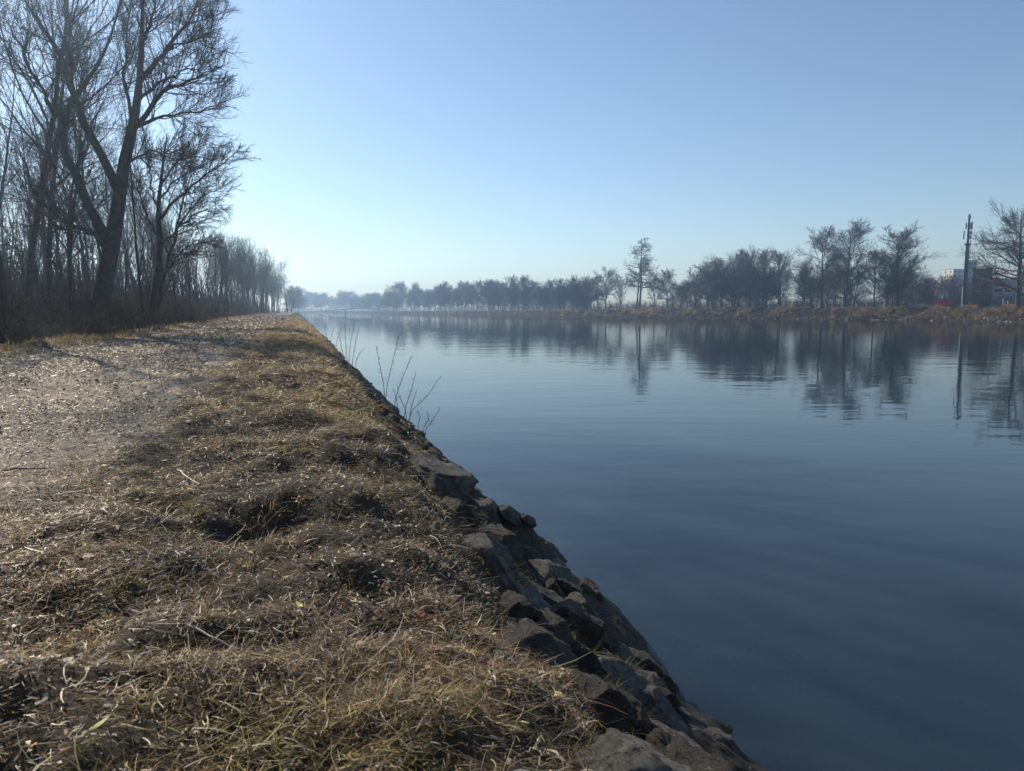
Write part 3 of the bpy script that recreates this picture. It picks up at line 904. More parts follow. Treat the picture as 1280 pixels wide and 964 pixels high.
def flakes():
    rng = np.random.default_rng(603)
    n = 420000
    u, s = wedge(n, 1.3, 130, -6.3, .8, rng)
    dens = fbm(u * .8, s * .4, 130, 3)
    k = rng.random(len(u)) < np.clip(.7 + 1.2 * dens, .2, 1) * np.where(u > -1.0, .55, 1)
    u, s = u[k], s[k]; N = len(u)
    g = np.clip(s / 6, .8, 30) ** .72
    P = lift(u, s); P[:, 2] += .004 + rng.uniform(0, .008, N) * g
    L = np.minimum(rng.lognormal(math.log(.017), .45, N), .042) * g; W = L * rng.uniform(.16, .6, N)
    col = palette(N, [(.34, .27, .185), (.48, .41, .31), (.19, .135, .085), (.09, .065, .042), (.36, .25, .14), (.24, .12, .06)], [4, 3.4, 3, 2.2, 2.5, .8], rng)
    V, Q, T = blades(P, rng.uniform(0, 6.28, N), rng.normal(.05, .28, N), L, W, col, rng.normal(.5, .5, N), 3, .45, 3)
    tag(np_obj('leaf_litter', V, Q, material=M['flake'], tint=T), 'chips of leaves and stalks strewn over the gravel path', 'litter', kind='stuff')


def verge():
    rng = np.random.default_rng(604)
    n = 90000
    s = np.exp(rng.uniform(math.log(13), math.log(240), n)); u = rng.normal(-6.9, .55, n)
    cl = fbm(u * .9, s * .5, 140, 3)
    k = rng.random(n) < np.clip(.5 + 1.6 * cl, .03, 1); u, s = u[k], s[k]; N = len(u)
    g = np.clip(s / 16, .8, 12) ** .8
    P = lift(u, s) - np.array([0, 0, .01])
    L = rng.lognormal(math.log(.15), .4, N) * g ** .35; W = .006 * g * rng.lognormal(0, .3, N)
    col = palette(N, STRAW + GOLD[:2], [2, 4, 4, 3, .3, 2.5, 2], rng)
    V, Q, T = blades(P, rng.uniform(0, 6.28, N), rng.normal(.7, .4, N), L, W, col, rng.normal(.9, .4, N), 4, .15, 4)
    tag(np_obj('verge_grass', V, Q, material=M['blade'], tint=T), 'strip of dead grass along the wood side of the path', 'grass', kind='stuff')
    # leaf litter of the wood floor
    n = 60000
    s = np.exp(rng.uniform(math.log(12), math.log(160), n)); u = rng.uniform(-26, -7.2, n)
    g = np.clip(s / 16, .8, 10) ** .8
    P = lift(u, s); P[:, 2] += .01
    L = rng.lognormal(math.log(.07), .4, n) * g
    col = palette(n, [(.22, .13, .075), (.14, .09, .055), (.3, .2, .12)], [3, 3, 1], rng)
    V, Q, T = blades(P, rng.uniform(0, 6.28, n), rng.normal(.1, .3, n), L, L * .6, col, rng.normal(.4, .4, n), 3, .4, 5)
    tag(np_obj('wood_floor_leaves', V, Q, material=M['flake'], tint=T), 'fallen brown leaves on the floor of the wood', 'leaves', kind='stuff')


def far_grass():
    rng = np.random.default_rng(605)
    nt = 8000; m = 28
    pxs = rng.uniform(470, 1330, nt); pxs = np.where(rng.random(nt) < .62, rng.uniform(730, 1330, nt), pxs)
    a = np.arctan2((pxs - 640) / F, cp); d = rng.uniform(.45, 5.2, nt)
    xx, yy, zz = far_pt(a, d)
    k = rng.random(nt) < np.clip(.42 + 2.4 * fbm(xx * .22, yy * .22, 150, 3), .03, 1)
    a, d = a[k], d[k]; nt = len(a)
    x, y, z = far_pt(a, d)
    N = nt * m; th = rng.uniform(0, 6.28, N); rr = .40 * np.sqrt(rng.random(N))
    P = np.stack([np.repeat(x, m) + rr * np.cos(th), np.repeat(y, m) + rr * np.sin(th), np.repeat(z, m) - .1], -1)
    hh = np.repeat(rng.lognormal(math.log(.8), .4, nt), m)
    L = hh * rng.uniform(.6, 1.2, N)
    kind = np.repeat(rng.random(nt), m)[:, None]
    col = np.where(kind < .4, palette(N, [(.36, .28, .165), (.29, .21, .12)], [1, 1], rng), np.where(kind < .66, palette(N, STRAW[:3], [1, 1, 1], rng), palette(N, [(.10, .08, .04), (.06, .042, .026)], [1, 1], rng)))
    V, Q, T = blades(P, th, rng.normal(.95, .3, N), L, np.full(N, .055), col, rng.normal(1.0, .3, N), 3, .2, 6)
    tag(np_obj('far_bank_grass', V, Q, material=M['blade'], tint=T), 'tawny dead grass clumps covering the far bank', 'grass', kind='stuff')


straw_litter(); tussocks(); flakes(); verge(); far_grass()


# ------------------------------------------------------------------ rocks
def rock_mesh(seed, sub=5):
    bm = bmesh.new(); bmesh.ops.create_icosphere(bm, subdivisions=sub, radius=1.0)
    V = np.array([v.co[:] for v in bm.verts]); rng = np.random.default_rng(seed)
    for k in range(19):                                    # broken faces
        n = norm(rng.normal(0, 1, 3)); h = rng.uniform(.5, .88)
        dd = V @ n - h
        V = V - np.clip(dd, 0, None)[:, None] * n * .985
    q = V
    st = fbm(q[:, 2] * 7 + q[:, 0] * 1.2, q[:, 1] * 2.5 - q[:, 0] * 1.5, seed + 7, 3)
    nz = .15 * fbm(q[:, 0] * 2.2 + seed, q[:, 1] * 2.2 + q[:, 2] * 1.7, seed, 5) - .12 * np.abs(st) + .075 * fbm(q[:, 0] * 7 + q[:, 2] * 5, q[:, 1] * 7 - q[:, 2] * 5, seed + 3, 5)
    V = V * (1 + nz[:, None]) * np.array([1, .75, .55])
    for v, c in zip(bm.verts, V): v.co = c
    me = bpy.data.meshes.new('boulder'); bm.to_mesh(me); bm.free()
    me.polygons.foreach_set('use_smooth', np.ones(len(me.polygons), bool))
    return me


def rock_material(name, dark, light):
    m, nt = mat(name)
    tc = nd(nt, 'ShaderNodeTexCoord')
    mp = nd(nt, 'ShaderNodeMapping'); mp.inputs['Scale'].default_value = (1, 1, 2.6); ln(nt, tc.outputs['Object'], mp.inputs['Vector'])
    n1 = nd(nt, 'ShaderNodeTexNoise', i_Scale=3.0, i_Detail=10, i_Roughness=.78, i_Distortion=.3); n2 = nd(nt, 'ShaderNodeTexNoise', i_Scale=14, i_Detail=9, i_Roughness=.75)
    v = nd(nt, 'ShaderNodeTexVoronoi', feature='DISTANCE_TO_EDGE', i_Scale=3.2)
    for n in (n1, n2, v): ln(nt, mp.outputs[0], n.inputs['Vector'])
    col = ramp(nt, n1.outputs['Fac'], [(.28, dark), (.72, light), (.5, tuple((a + b) * .45 for a, b in zip(dark, light)))])
    moss = nd(nt, 'ShaderNodeMapRange'); moss.inputs[1].default_value = .55; moss.inputs[2].default_value = .7; ln(nt, n2.outputs['Fac'], moss.inputs[0])
    mx = nd(nt, 'ShaderNodeMix', data_type='RGBA'); mx.inputs[7].default_value = (.055, .05, .032, 1)
    ln(nt, moss.outputs[0], mx.inputs[0]); ln(nt, col, mx.inputs[6])
    p = nd(nt, 'ShaderNodeBsdfPrincipled', i_Roughness=.8); p.inputs['Specular IOR Level'].default_value = .35
    # wet algae band just above the water
    ge = nd(nt, 'ShaderNodeNewGeometry'); sx = nd(nt, 'ShaderNodeSeparateXYZ'); ln(nt, ge.outputs['Position'], sx.inputs[0])
    ad = nd(nt, 'ShaderNodeMath', operation='MULTIPLY_ADD'); ad.inputs[1].default_value = .22; ln(nt, n2.outputs['Fac'], ad.inputs[0]); ln(nt, sx.outputs['Z'], ad.inputs[2])
    wet = nd(nt, 'ShaderNodeMapRange'); wet.inputs[1].default_value = .18; wet.inputs[2].default_value = .32; wet.inputs[3].default_value = 1; wet.inputs[4].default_value = 0; ln(nt, ad.outputs[0], wet.inputs[0])
    mw = nd(nt, 'ShaderNodeMix', data_type='RGBA'); mw.inputs[7].default_value = (.022, .022, .014, 1); ln(nt, wet.outputs[0], mw.inputs[0]); ln(nt, mx.outputs[2], mw.inputs[6])
    rw = nd(nt, 'ShaderNodeMapRange'); rw.inputs[3].default_value = .8; rw.inputs[4].default_value = .3; ln(nt, wet.outputs[0], rw.inputs[0]); ln(nt, rw.outputs[0], p.inputs['Roughness'])
    # pale lichen spots
    li = nd(nt, 'ShaderNodeTexNoise', i_Scale=7, i_Detail=3); ln(nt, tc.outputs['Object'], li.inputs['Vector'])
    lr = nd(nt, 'ShaderNodeMapRange'); lr.inputs[1].default_value = .62; lr.inputs[2].default_value = .68; lr.inputs[4].default_value = .7; ln(nt, li.outputs['Fac'], lr.inputs[0])
    ml = nd(nt, 'ShaderNodeMix', data_type='RGBA'); ml.inputs[7].default_value = (.36, .35, .29, 1); ln(nt, lr.outputs[0], ml.inputs[0]); ln(nt, mw.outputs[2], ml.inputs[6])
    ln(nt, ml.outputs[2], p.inputs['Base Color'])
    b1 = nd(nt, 'ShaderNodeBump', i_Strength=1.0, i_Distance=.12); ln(nt, n2.outputs['Fac'], b1.inputs['Height'])
    mr = nd(nt, 'ShaderNodeMapRange'); mr.inputs[2].default_value = .06; ln(nt, v.outputs['Distance'], mr.inputs[0])
    b2 = nd(nt, 'ShaderNodeBump', i_Strength=.25, i_Distance=.05); ln(nt, mr.outputs[0], b2.inputs['Height']); ln(nt, b1.outputs[0], b2.inputs['Normal'])
    ln(nt, b2.outputs[0], p.inputs['Normal'])
    o = nd(nt, 'ShaderNodeOutputMaterial'); ln(nt, p.outputs[0], o.inputs['Surface'])
    return m


rockm = [rock_mesh(i) for i in range(1, 8)]
rm1 = rock_material('limestone_boulder', (.035, .03, .026), (.36, .335, .29)); rm2 = rock_material('brown_boulder', (.022, .018, .014), (.18, .155, .125))
for i, me in enumerate(rockm): me.materials.append(rm1 if i % 3 == 0 else rm2)
GR = 'riprap boulders lining the near bank'


def rock(u, s, size, label, k=None, dz=0.0, rot=None, sc=(1, 1, 1), group=GR):
    k = random.randrange(7) if k is None else k
    o = bpy.data.objects.new('boulder', rockm[k]); C.objects.link(o)
    x, y = us(u, s)
    o.location = (x, y, float(hn(u, s)) + dz * size)
    pa = math.atan2(PD[1], PD[0])
    o.rotation_euler = rot or (random.uniform(.1, .75), random.uniform(-.3, .3), pa + random.uniform(-.7, .7))
    if rot is None:      # lie on the slope: tilt towards the water
        o.rotation_euler = (Matrix.Rotation(R(random.uniform(28, 50)), 3, Vector((PD[0], PD[1], 0))) @ Matrix.Rotation(pa + random.uniform(-.8, .8), 3, 'Z') @ Matrix.Rotation(random.uniform(-.25, .25), 3, 'X')).to_euler()
    o.scale = (size * sc[0], size * sc[1], size * sc[2])
    tag(o, label, 'rock', group)
    return o


near_rocks = [
    (0.88, 1.75, .46, 0, 'pale grey sloping boulder cut by the bottom edge of the photo, beside dry grass'),
    (1.42, 1.95, .50, 1, 'brown boulder right of the pale one, at the bottom edge of the photo'),
    (1.00, 2.75, .44, 5, 'boulder under hanging straw, up the bank from the pale one'),
    (1.62, 2.95, .56, 6, 'large cracked brown boulder in the middle of the near rocks'),
    (2.25, 3.05, .46, 1, 'rounded dark boulder jutting out at the waterline'),
    (1.12, 3.75, .46, 3, 'long grey boulder below the golden tuft'),
    (1.78, 4.05, .52, 2, 'boulder with ridged top behind the large cracked one'),
    (2.35, 4.1, .42, 4, 'boulder dipping into the water past the rounded one'),
    (0.98, 5.0, .52, 0, 'pale grey boulder half buried in grass up the bank'),
    (1.68, 5.3, .5, 5, 'dark boulder below the half buried pale one'),
    (2.25, 5.4, .46, 6, 'flat dark boulder at the waterline halfway up the near rocks'),
]
for u, s, sz, k, lab in near_rocks:
    rock(u * .83 + .06, s, sz * .86, lab, k, dz=-.12)
s0 = 6.0
while s0 < 46:
    for u in (.95, 1.4, 1.85, 2.25):
        if random.random() < .82:
            rock(u + random.uniform(-.2, .2), s0 + random.uniform(-.4, .4), random.uniform(.25, .5) * (1 - .4 * min(1, max(0, (s0 - 14) / 20))), 'dark rough boulder in the shaded stone slope further along the near bank', dz=random.uniform(-.42, -.1))
    s0 += .85 * (1 + s0 / 35)
for i in range(150):      # small stones wedged between the boulders
    q = random.random()
    rock(random.uniform(.9, 2.1), 1.5 + 11 * q ** 1.3, random.uniform(.07, .26), 'small broken stone wedged between the boulders of the near bank', dz=random.uniform(-.2, .2), group='small stones between the near boulders')
for i in range(34):       # stones under the shallow water
    rock(random.uniform(3.0, 4.6), 1.8 + 12 * random.random() ** 1.5, random.uniform(.14, .34), 'stone lying under the shallow water beside the bank', dz=-.1, group='stones under the shallow water')

# rubble at the waterline of the far bank
def rubble():
    rng = np.random.default_rng(700); V0 = np.array([v.co[:] for v in rock_mesh(40, 2).vertices]); me = rock_mesh(40, 2)
    T0 = np.array([p.vertices[:] for p in me.polygons]); n = 900
    pxs = np.where(rng.random(n) < .7, rng.uniform(780, 1330, n), rng.uniform(480, 800, n)); a = np.arctan2((pxs - 640) / F, cp)
    d = np.abs(rng.normal(0, .9, n)) - .2; x, y, z = far_pt(a, d)
    sz = rng.lognormal(math.log(.28), .4, n); th = rng.uniform(0, 6.28, n)
    c, s = np.cos(th)[:, None], np.sin(th)[:, None]
    X = (V0[:, 0] * c - V0[:, 1] * s) * sz[:, None] + x[:, None]; Y = (V0[:, 0] * s + V0[:, 1] * c) * sz[:, None] + y[:, None]; Z = V0[:, 2] * sz[:, None] + np.maximum(z, .02)[:, None]
    V = np.stack([X, Y, Z], -1).reshape(-1, 3); T = (T0[None] + (np.arange(n) * len(V0))[:, None, None]).reshape(-1, 3)
    tag(np_obj('shore_rubble', V, T=T, material=rough_mat('pale_rubble', [(.3, (.07, .065, .06)), (.7, (.36, .34, .31))], 1, bump=.3), smooth=True), 'pale rubble along the waterline of the far bank', 'stones', kind='stuff')


rubble()

# ------------------------------------------------------------------ willow shoots on the near bank, twigs and leaves on the ground
def stem_line(pts, Yd, drift, K=9):
    return limb_line([(a, b, 0) for a, b in pts], Yd, drift, K)[0]


def shoots(label, stems, Yd, seed, r0=.006):
    rng = np.random.default_rng(seed)
    b0 = at(stems[0][0][0], stems[0][0][1], Yd); root = empty('willow_shoots', tuple(b0), 0, label, 'plant')
    for pts in stems:
        P = stem_line(pts, Yd, rng.normal(0, .25)) - b0
        P[0, 2] -= .12
        L = np.linalg.norm(np.diff(P, axis=0), axis=1).sum()
        Rr = np.linspace(r0, r0 * .4, len(P))
        D = norm(np.gradient(P, axis=0))
        n = int(max(4, L * 13))
        p, d, LL, r, _ = spawn(P[None], D[None], Rr[None], np.array([1.0]), n, .25, 1, 50, .07, rng, tfall=.3)
        P2, D2_, R2 = grow(p, d, LL, np.full(n, r0 * .8), np.full(n, r0 * .3), 3, .1, .1, rng)
        V, Q = tubes([(P[None], Rr[None], 6), (P2, R2, 4)])
        np_obj('stem', V, Q, material=M['twig_tan' if rng.random() < .4 else 'twig_red'], parent=root, smooth=True)
    return root


shoots('tuft of upright budding willow shoots on the near bank against the bright water',
       [[(434, 452), (432, 430), (431, 404)], [(436, 453), (438, 428), (444, 400)], [(440, 455), (444, 430), (449, 408)], [(431, 450), (426, 432), (423, 415)], [(444, 458), (447, 446), (454, 436)]], 17.5, 21, .006)
shoots('five long budding willow shoots leaning right over the water',
       [[(481, 490), (476, 462), (470, 432)], [(482, 489), (490, 455), (499, 418)], [(492, 504), (502, 476), (514, 445)], [(505, 514), (513, 492), (520, 466)], [(510, 517), (532, 498), (551, 470)], [(497, 508), (495, 497), (491, 486)], [(508, 515), (502, 502), (498, 492)], [(512, 517), (517, 500), (521, 487)]], 10.5, 22, .005)
shoots('lowest small willow shoot sticking out over the water',
       [[(530, 540), (540, 526), (550, 511)], [(522, 532), (525, 522), (523, 513)], [(528, 538), (536, 524), (534, 516)]], 8.7, 23, .004)
shoots('faint thin shoots farther along the near bank',
       [[(409, 424), (407, 414), (406, 406)], [(413, 428), (415, 416), (419, 408)], [(420, 436), (421, 424), (426, 412)]], 27.0, 24, .007)


def stick(px0, py0, px1, py1, Yd, r, label, m='twig_tan'):
    a, b = at(px0, py0, Yd), at(px1, py1, Yd)
    # let both ends rest on the ground
    def ground(px, py):
        for y in np.arange(.8, 30, .01):
            p = at(px, py, y)
            if p[2] <= float(hxy(p[0], p[1])) + r + .012: return p
        return p
    a, b = ground(px0, py0), ground(px1, py1); a[2] += .012; b[2] += .012
    P = np.linspace(a, b, 7); rng = np.random.default_rng(int(px0)); P[1:-1] += rng.normal(0, r * .8, P[1:-1].shape)
    zz = hxy(P[:, 0], P[:, 1]) + r + .01; P[:, 2] = np.maximum(P[:, 2], zz)
    V, Q = tubes([((P - a)[None], np.linspace(r, r * .6, 7)[None], 7)])
    o = np_obj('stick', V, Q, material=M[m], smooth=True, loc=tuple(a)); tag(o, label, 'stick')


M['straw_stick'] = plain('straw_stick', (.52, .45, .34), rough=.5)
M['straw_stick'] = M['straw_stick']
stick(234, 786, 297, 816, 2, .0042, 'straight pale straw stalk lying in the left foreground', 'straw_stick')
stick(222, 590, 250, 608, 4, .006, 'short pale stick lying above the dark hollow', 'straw_stick')
stick(2, 590, 58, 588, 4, .006, 'dark twig lying on the path at the left photo edge', 'twig')


def leaf(px, py, size, col, label, seed, wide=.36):
    rng = np.random.default_rng(seed)
    for y in np.arange(.8, 30, .01):
        p = at(px, py, y)
        if p[2] <= float(hxy(p[0], p[1])) + .025: break
    n, mth = 9, 5; V = []
    for i in range(n):
        t = i / (n - 1); w = math.sin(math.pi * t ** .8) * wide + .01
        for j in range(mth):
            v = (j / (mth - 1) - .5) * 2
            V.append(((t - .5) * size, v * w * size, .012 + size * (.25 * abs(v) * w + .22 * (t - .5) ** 2) + rng.normal(0, size * .01)))
    m = plain('dead_leaf', col, rough=.55)
    o = np_obj('dead_leaf', np.array(V), grid_faces(n, mth), material=m, smooth=True, loc=tuple(p)); o.rotation_euler = (rng.normal(0, .3), rng.normal(0, .3), rng.uniform(0, 6))
    so = o.modifiers.new('thick', 'SOLIDIFY'); so.thickness = .0008
    tag(o, label, 'leaf')


leaf(112, 700, .05, (.30, .09, .03), 'small rust red leaf in straw near the left edge', 1)
leaf(526, 772, .045, (.36, .12, .04), 'rust orange leaf in the grass in front of the rocks', 2)
leaf(482, 737, .04, (.36, .17, .05), 'orange leaf in the grass above the rust orange one', 3)
leaf(375, 760, .05, (.42, .36, .03), 'yellow green leaf lying in the middle foreground', 4, .16)
leaf(125, 912, .075, (.26, .30, .03), 'bright yellow green blade like leaf at the bottom left', 5, .07)

# ------------------------------------------------------------------ people
skin = plain('skin', (.5, .33, .25)); hair = plain('hair', (.05, .035, .025))


def person(x, y, z, h, facing, coat, trousers, label, stride=.18, group=None, arm=.0):
    k = h / 1.75
    J = {'pelvis': (0, 0, .95), 'waist': (0, .01, 1.1), 'chest': (0, .01, 1.32), 'neck': (0, .01, 1.5), 'jaw': (0, .02, 1.58), 'head': (0, .015, 1.66), 'crown': (0, 0, 1.74),
         'shl': (-.18, 0, 1.43), 'ell': (-.25 - arm, -.06, 1.17), 'wrl': (-.22, .08, .95), 'hal': (-.21, .12, .87), 'shr': (.18, 0, 1.43), 'elr': (.25, .02, 1.17), 'wrr': (.23, -.06 + .1, .93), 'har': (.22, .09, .85),
         'hil': (-.1, 0, .9), 'knl': (-.11, stride * .6, .5), 'anl': (-.11, stride * .5 - .04, .1), 'tol': (-.12, stride * .5 + .14, .04), 'hir': (.1, 0, .9), 'knr': (.11, -stride * .3, .5), 'anr': (.11, -stride, .12), 'tor': (.12, -stride + .15, .04)}
    rad = dict(pelvis=.15, waist=.14, chest=.17, neck=.065, jaw=.085, head=.1, crown=.07, shl=.085, ell=.06, wrl=.045, hal=.045, shr=.085, elr=.06, wrr=.045, har=.045, hil=.11, knl=.075, anl=.05, tol=.04, hir=.11, knr=.075, anr=.05, tor=.04)
    E = [('pelvis', 'waist'), ('waist', 'chest'), ('chest', 'neck'), ('neck', 'jaw'), ('jaw', 'head'), ('head', 'crown'), ('chest', 'shl'), ('shl', 'ell'), ('ell', 'wrl'), ('wrl', 'hal'), ('chest', 'shr'), ('shr', 'elr'), ('elr', 'wrr'), ('wrr', 'har'), ('pelvis', 'hil'), ('hil', 'knl'), ('knl', 'anl'), ('anl', 'tol'), ('pelvis', 'hir'), ('hir', 'knr'), ('knr', 'anr'), ('anr', 'tor')]
    names = list(J); me = bpy.data.meshes.new('person')
    me.from_pydata([tuple(c * k for c in J[n]) for n in names], [(names.index(a), names.index(b)) for a, b in E], [])
    tmp = bpy.data.objects.new('person_build', me); C.objects.link(tmp)
    sk = tmp.modifiers.new('skin', 'SKIN'); sb = tmp.modifiers.new('sub', 'SUBSURF'); sb.levels = 2; sb.render_levels = 2
    for v, n in zip(me.skin_vertices[0].data, names): v.radius = (rad[n] * k, rad[n] * k)
    me.skin_vertices[0].data[0].use_root = True
    dg = bpy.context.evaluated_depsgraph_get(); m2 = bpy.data.meshes.new_from_object(tmp.evaluated_get(dg))
    bpy.data.objects.remove(tmp)
    m2.materials.clear()
    for mm in (coat, trousers, skin, hair): m2.materials.append(mm)
    for p in m2.polygons:
        c = p.center / k
        p.use_smooth = True
        p.material_index = 3 if (c.z > 1.68 or (c.z > 1.56 and c.y < .03)) else 2 if c.z > 1.5 or (c.z < .93 and abs(c.x) > .17 and c.z > .8) else 0 if c.z > .82 else 1
    o = bpy.data.objects.new('person', m2); C.objects.link(o); o.location = (x, y, z); o.rotation_euler = (0, 0, facing)
    tag(o, label, 'person', group)
    return o


navy = plain('navy_cloth', (.02, .025, .04), .85); black = plain('black_cloth', (.016, .016, .018), .85); grey = plain('grey_cloth', (.08, .08, .09), .85); redc = plain('red_cloth', (.25, .03, .03), .85)
fw = math.atan2(-PD[0], PD[1])
for px, yd, h, ct, tr, lab, st, ar in ((359.3, 228, 1.84, navy, black, 'person in dark jacket on the path, the taller left one of two walkers', .2, .08), (364.2, 228, 1.66, black, black, 'person in black on the path, the shorter right one of two walkers', -.2, 0)):
    x = gx(px, yd); person(x, yd, float(hxy(x, yd)) + .02, h, fw, ct, tr, lab, st, arm=ar)
for px, d, ct, lab in ((613.5, 5.5, black, 'tiny person in black among the hazy trees, leftmost on the far shore'), (642.2, 5.5, navy, 'tiny person in dark coat on the far shore left of the white stalls'), (725.5, 6.5, black, 'tiny dark person on the far shore left of the layered tree'), (692.5, 6.0, grey, 'tiny person in grey on the far shore beside the white stall')):
    x, y, z = far_at(px, d); person(x, y, z, 1.78, 1.2, ct, black, lab)

# ------------------------------------------------------------------ things on the far bank
white = plain('white_paint', (.78, .78, .76), .5); cream = plain('cream_render', (.72, .68, .58), .8, scale=.3); bluegrey = plain('blue_grey_render', (.30, .34, .40), .7, scale=.3)
glassm = plain('window_glass', (.03, .04, .05), .1, .6); steel = plain('dark_steel', (.06, .065, .07), .5, metal=.3); palesteel = plain('pale_steel', (.42, .44, .46), .45, metal=.3)
antm = plain('antenna_grey', (.2, .21, .22), .5); rubber = plain('rubber', (.02, .02, .02), .8); redm = plain('red_tarpaulin', (.62, .03, .05), .5); concrete = plain('concrete', (.35, .34, .32), .9)
wood_m = rough_mat('brown_boards', [(.3, (.05, .045, .03)), (.7, (.09, .08, .052))], 1.2, bump=.2)


def facing_cam(x, y):
    return math.atan2(y, x) - math.pi / 2


def mast():
    x, y, z = far_at(1204.5, 16); H = topz(268, y) - z
    root = empty('telecom_mast', (x, y, z), facing_cam(x, y), 'dark telecom mast with antenna panels rising over the far bank', 'mast')
    m = MB(); m.tube((0, 0, -.5), (0, 0, H * .68), .55, .46, 14); m.build('pole', steel, root)
    m = MB(); m.tube((0, 0, H * .68), (0, 0, H * .95), .32, .27, 12); m.build('upper_pole', steel, root)
    m = MB(); m.tube((0, 0, H * .672), (0, 0, H * .69), .78, .78, 14); m.build('collar', steel, root)
    m = MB(); m.tube((0, 0, H * .955), (0, 0, H), .42, .32, 12); m.tube((0, 0, H * .94), (0, 0, H * .957), .25, .3, 12); m.build('top_cap', antm, root)
    for sx, z0, z1, xx, w in ((-1, .845, .91, .62, .17), (1, .835, .915, .75, .2), (1, .84, .91, .42, .12), (-1, .735, .83, 1.05, .15), (1, .785, .82, .6, .28), (1, .74, .775, .55, .25)):
        m = MB(); m.box(sx * xx - w, sx * xx + w, -.32, -.08, H * z0, H * z1); p = m.build('antenna_panel', antm, root, .03)
        m = MB(); zz = H * (z0 + z1) / 2; m.tube((0, 0, zz), (sx * xx, -.1, zz), .05); m.build('bracket', steel, p)
    m = MB()
    for k in range(60): m.box(.5, .8, -.03, .03, .6 + k * .42, .65 + k * .42)
    m.tube((.5, 0, 0), (.5, 0, H * .78), .03); m.tube((.8, 0, 0), (.8, 0, H * .78), .03)
    m.build('ladder', steel, root)


mast()


def lamp_post():
    x, y, z = far_at(1201.8, 7); H = topz(356, y) - z
    root = empty('lamp_post', (x, y, z), facing_cam(x, y), 'short white lamp post with dark head in front of the mast', 'lamp post')
    m = MB(); m.tube((0, 0, -.3), (0, 0, H - .3), .11, .08, 10); m.build('post', white, root)
    m = MB(); m.tube((0, 0, H - .3), (0, 0, H - .05), .14, .26, 10); m.tube((0, 0, H - .05), (0, 0, H), .28, .1, 10); m.build('lamp_head', steel, root)


lamp_post()
x, y, z = far_at(1008, 6); m = MB(); H = topz(369, y) - z
root = empty('wooden_post', (x, y, z), 0, 'thin bare wooden post among the trees left of the tall pair', 'post')
m.tube((0, 0, -.3), (0, 0, H), .13, .1, 8); m.build('post', M['bark_pale'], root); m = MB(); m.tube((0, 0, H), (0, 0, H + .12), .12, .02, 8); m.build('cap', steel, root)
x, y, z = far_at(1104.8, 5.5)
root = empty('marker_post', (x, y, z), facing_cam(x, y), 'small white marker sign on a post between two trunks', 'sign')
m = MB(); m.tube((0, 0, -.2), (0, 0, 1.0), .05, .05, 8); m.build('post', palesteel, root)
m = MB(); m.box(-.3, .3, -.03, .03, .55, 1.05); m.build('lower_panel', white, root, .01); m = MB(); m.box(-.24, .24, -.03, .03, 1.2, 1.6); m.tube((0, 0, 1.0), (0, 0, 1.25), .03); m.build('upper_panel', white, root, .01)


def building(name, px0, px1, topy, Yd, depth, wallm, label, storeys, cols, rot=0.0, roof=True, shade=None):
    x0, x1 = gx(px0, Yd), gx(px1, Yd); w = x1 - x0; H = topz(topy, Yd) - 2.0
    root = empty(name, ((x0 + x1) / 2, Yd, 2.0), rot + facing_cam((x0 + x1) / 2, Yd), label, 'building')
    m = MB(); m.box(-w / 2, w / 2, 0, depth, -3, H); m.build('wall', wallm, root)
    if roof:
        m = MB(); m.box(-w / 2 - .15, w / 2 + .15, -.15, depth + .15, H, H + .35); m.build('roof', concrete, root)
    sh = H / storeys
    for i in range(storeys):
        for j in range(cols):
            cx = -w / 2 + w * (j + .5) / cols; ww = w / cols * .3
            m = MB(); m.box(cx - ww - .06, cx + ww + .06, -.06, .02, i * sh + sh * .28, i * sh + sh * .8); f = m.build('window', white, root)
            m = MB(); m.box(cx - ww, cx + ww, -.09, -.055, i * sh + sh * .32, i * sh + sh * .76); m.build('pane', glassm, f)
        for j in range(2):                  # end wall
            cy = depth * (j + .5) / 2
            m = MB(); m.box(-w / 2 - .05, -w / 2 + .02, cy - .8, cy + .8, i * sh + sh * .3, i * sh + sh * .78); m.build('window', glassm, root)
    return root


building('apartment_tower', 1189, 1205, 337, 470, 12, cream, 'tallest cream apartment block left of the telecom mast', 9, 3, rot=.5)
building('apartment_block', 1174, 1188, 347, 520, 12, cream, 'lower cream apartment block stepping down left of the tallest one', 8, 3, rot=.4)
building('office_block', 1188, 1199.5, 349, 420, 10, bluegrey, 'blue grey block in front of the tallest cream block', 6, 3)
building('glass_block', 1207.5, 1217, 326, 500, 12, bluegrey, 'tall blue grey block just right of the telecom mast', 10, 2)


def clad_block():
    Yd = 238; x0, x1 = gx(1215, Yd), gx(1236, Yd); w = x1 - x0; H = topz(336, Yd) - 3
    root = empty('timber_block', ((x0 + x1) / 2, Yd, 3.0), facing_cam((x0 + x1) / 2, Yd), 'dark brown board clad block behind the spreading tree', 'building')
    m = MB(); m.box(-w / 2 + .1, w / 2 - .1, .1, 5, -2, H); m.build('wall', wood_m, root)
    m = MB()
    n = 24
    for i in range(n): m.box(-w / 2, w / 2, 0, .097, H * i / n + .06, H * (i + .86) / n)
    m.build('cladding', wood_m, root)
    m = MB(); m.box(-w / 2 - .1, w / 2 + .1, -.1, 5.1, H, H + .15); m.build('roof', steel, root)


clad_block()


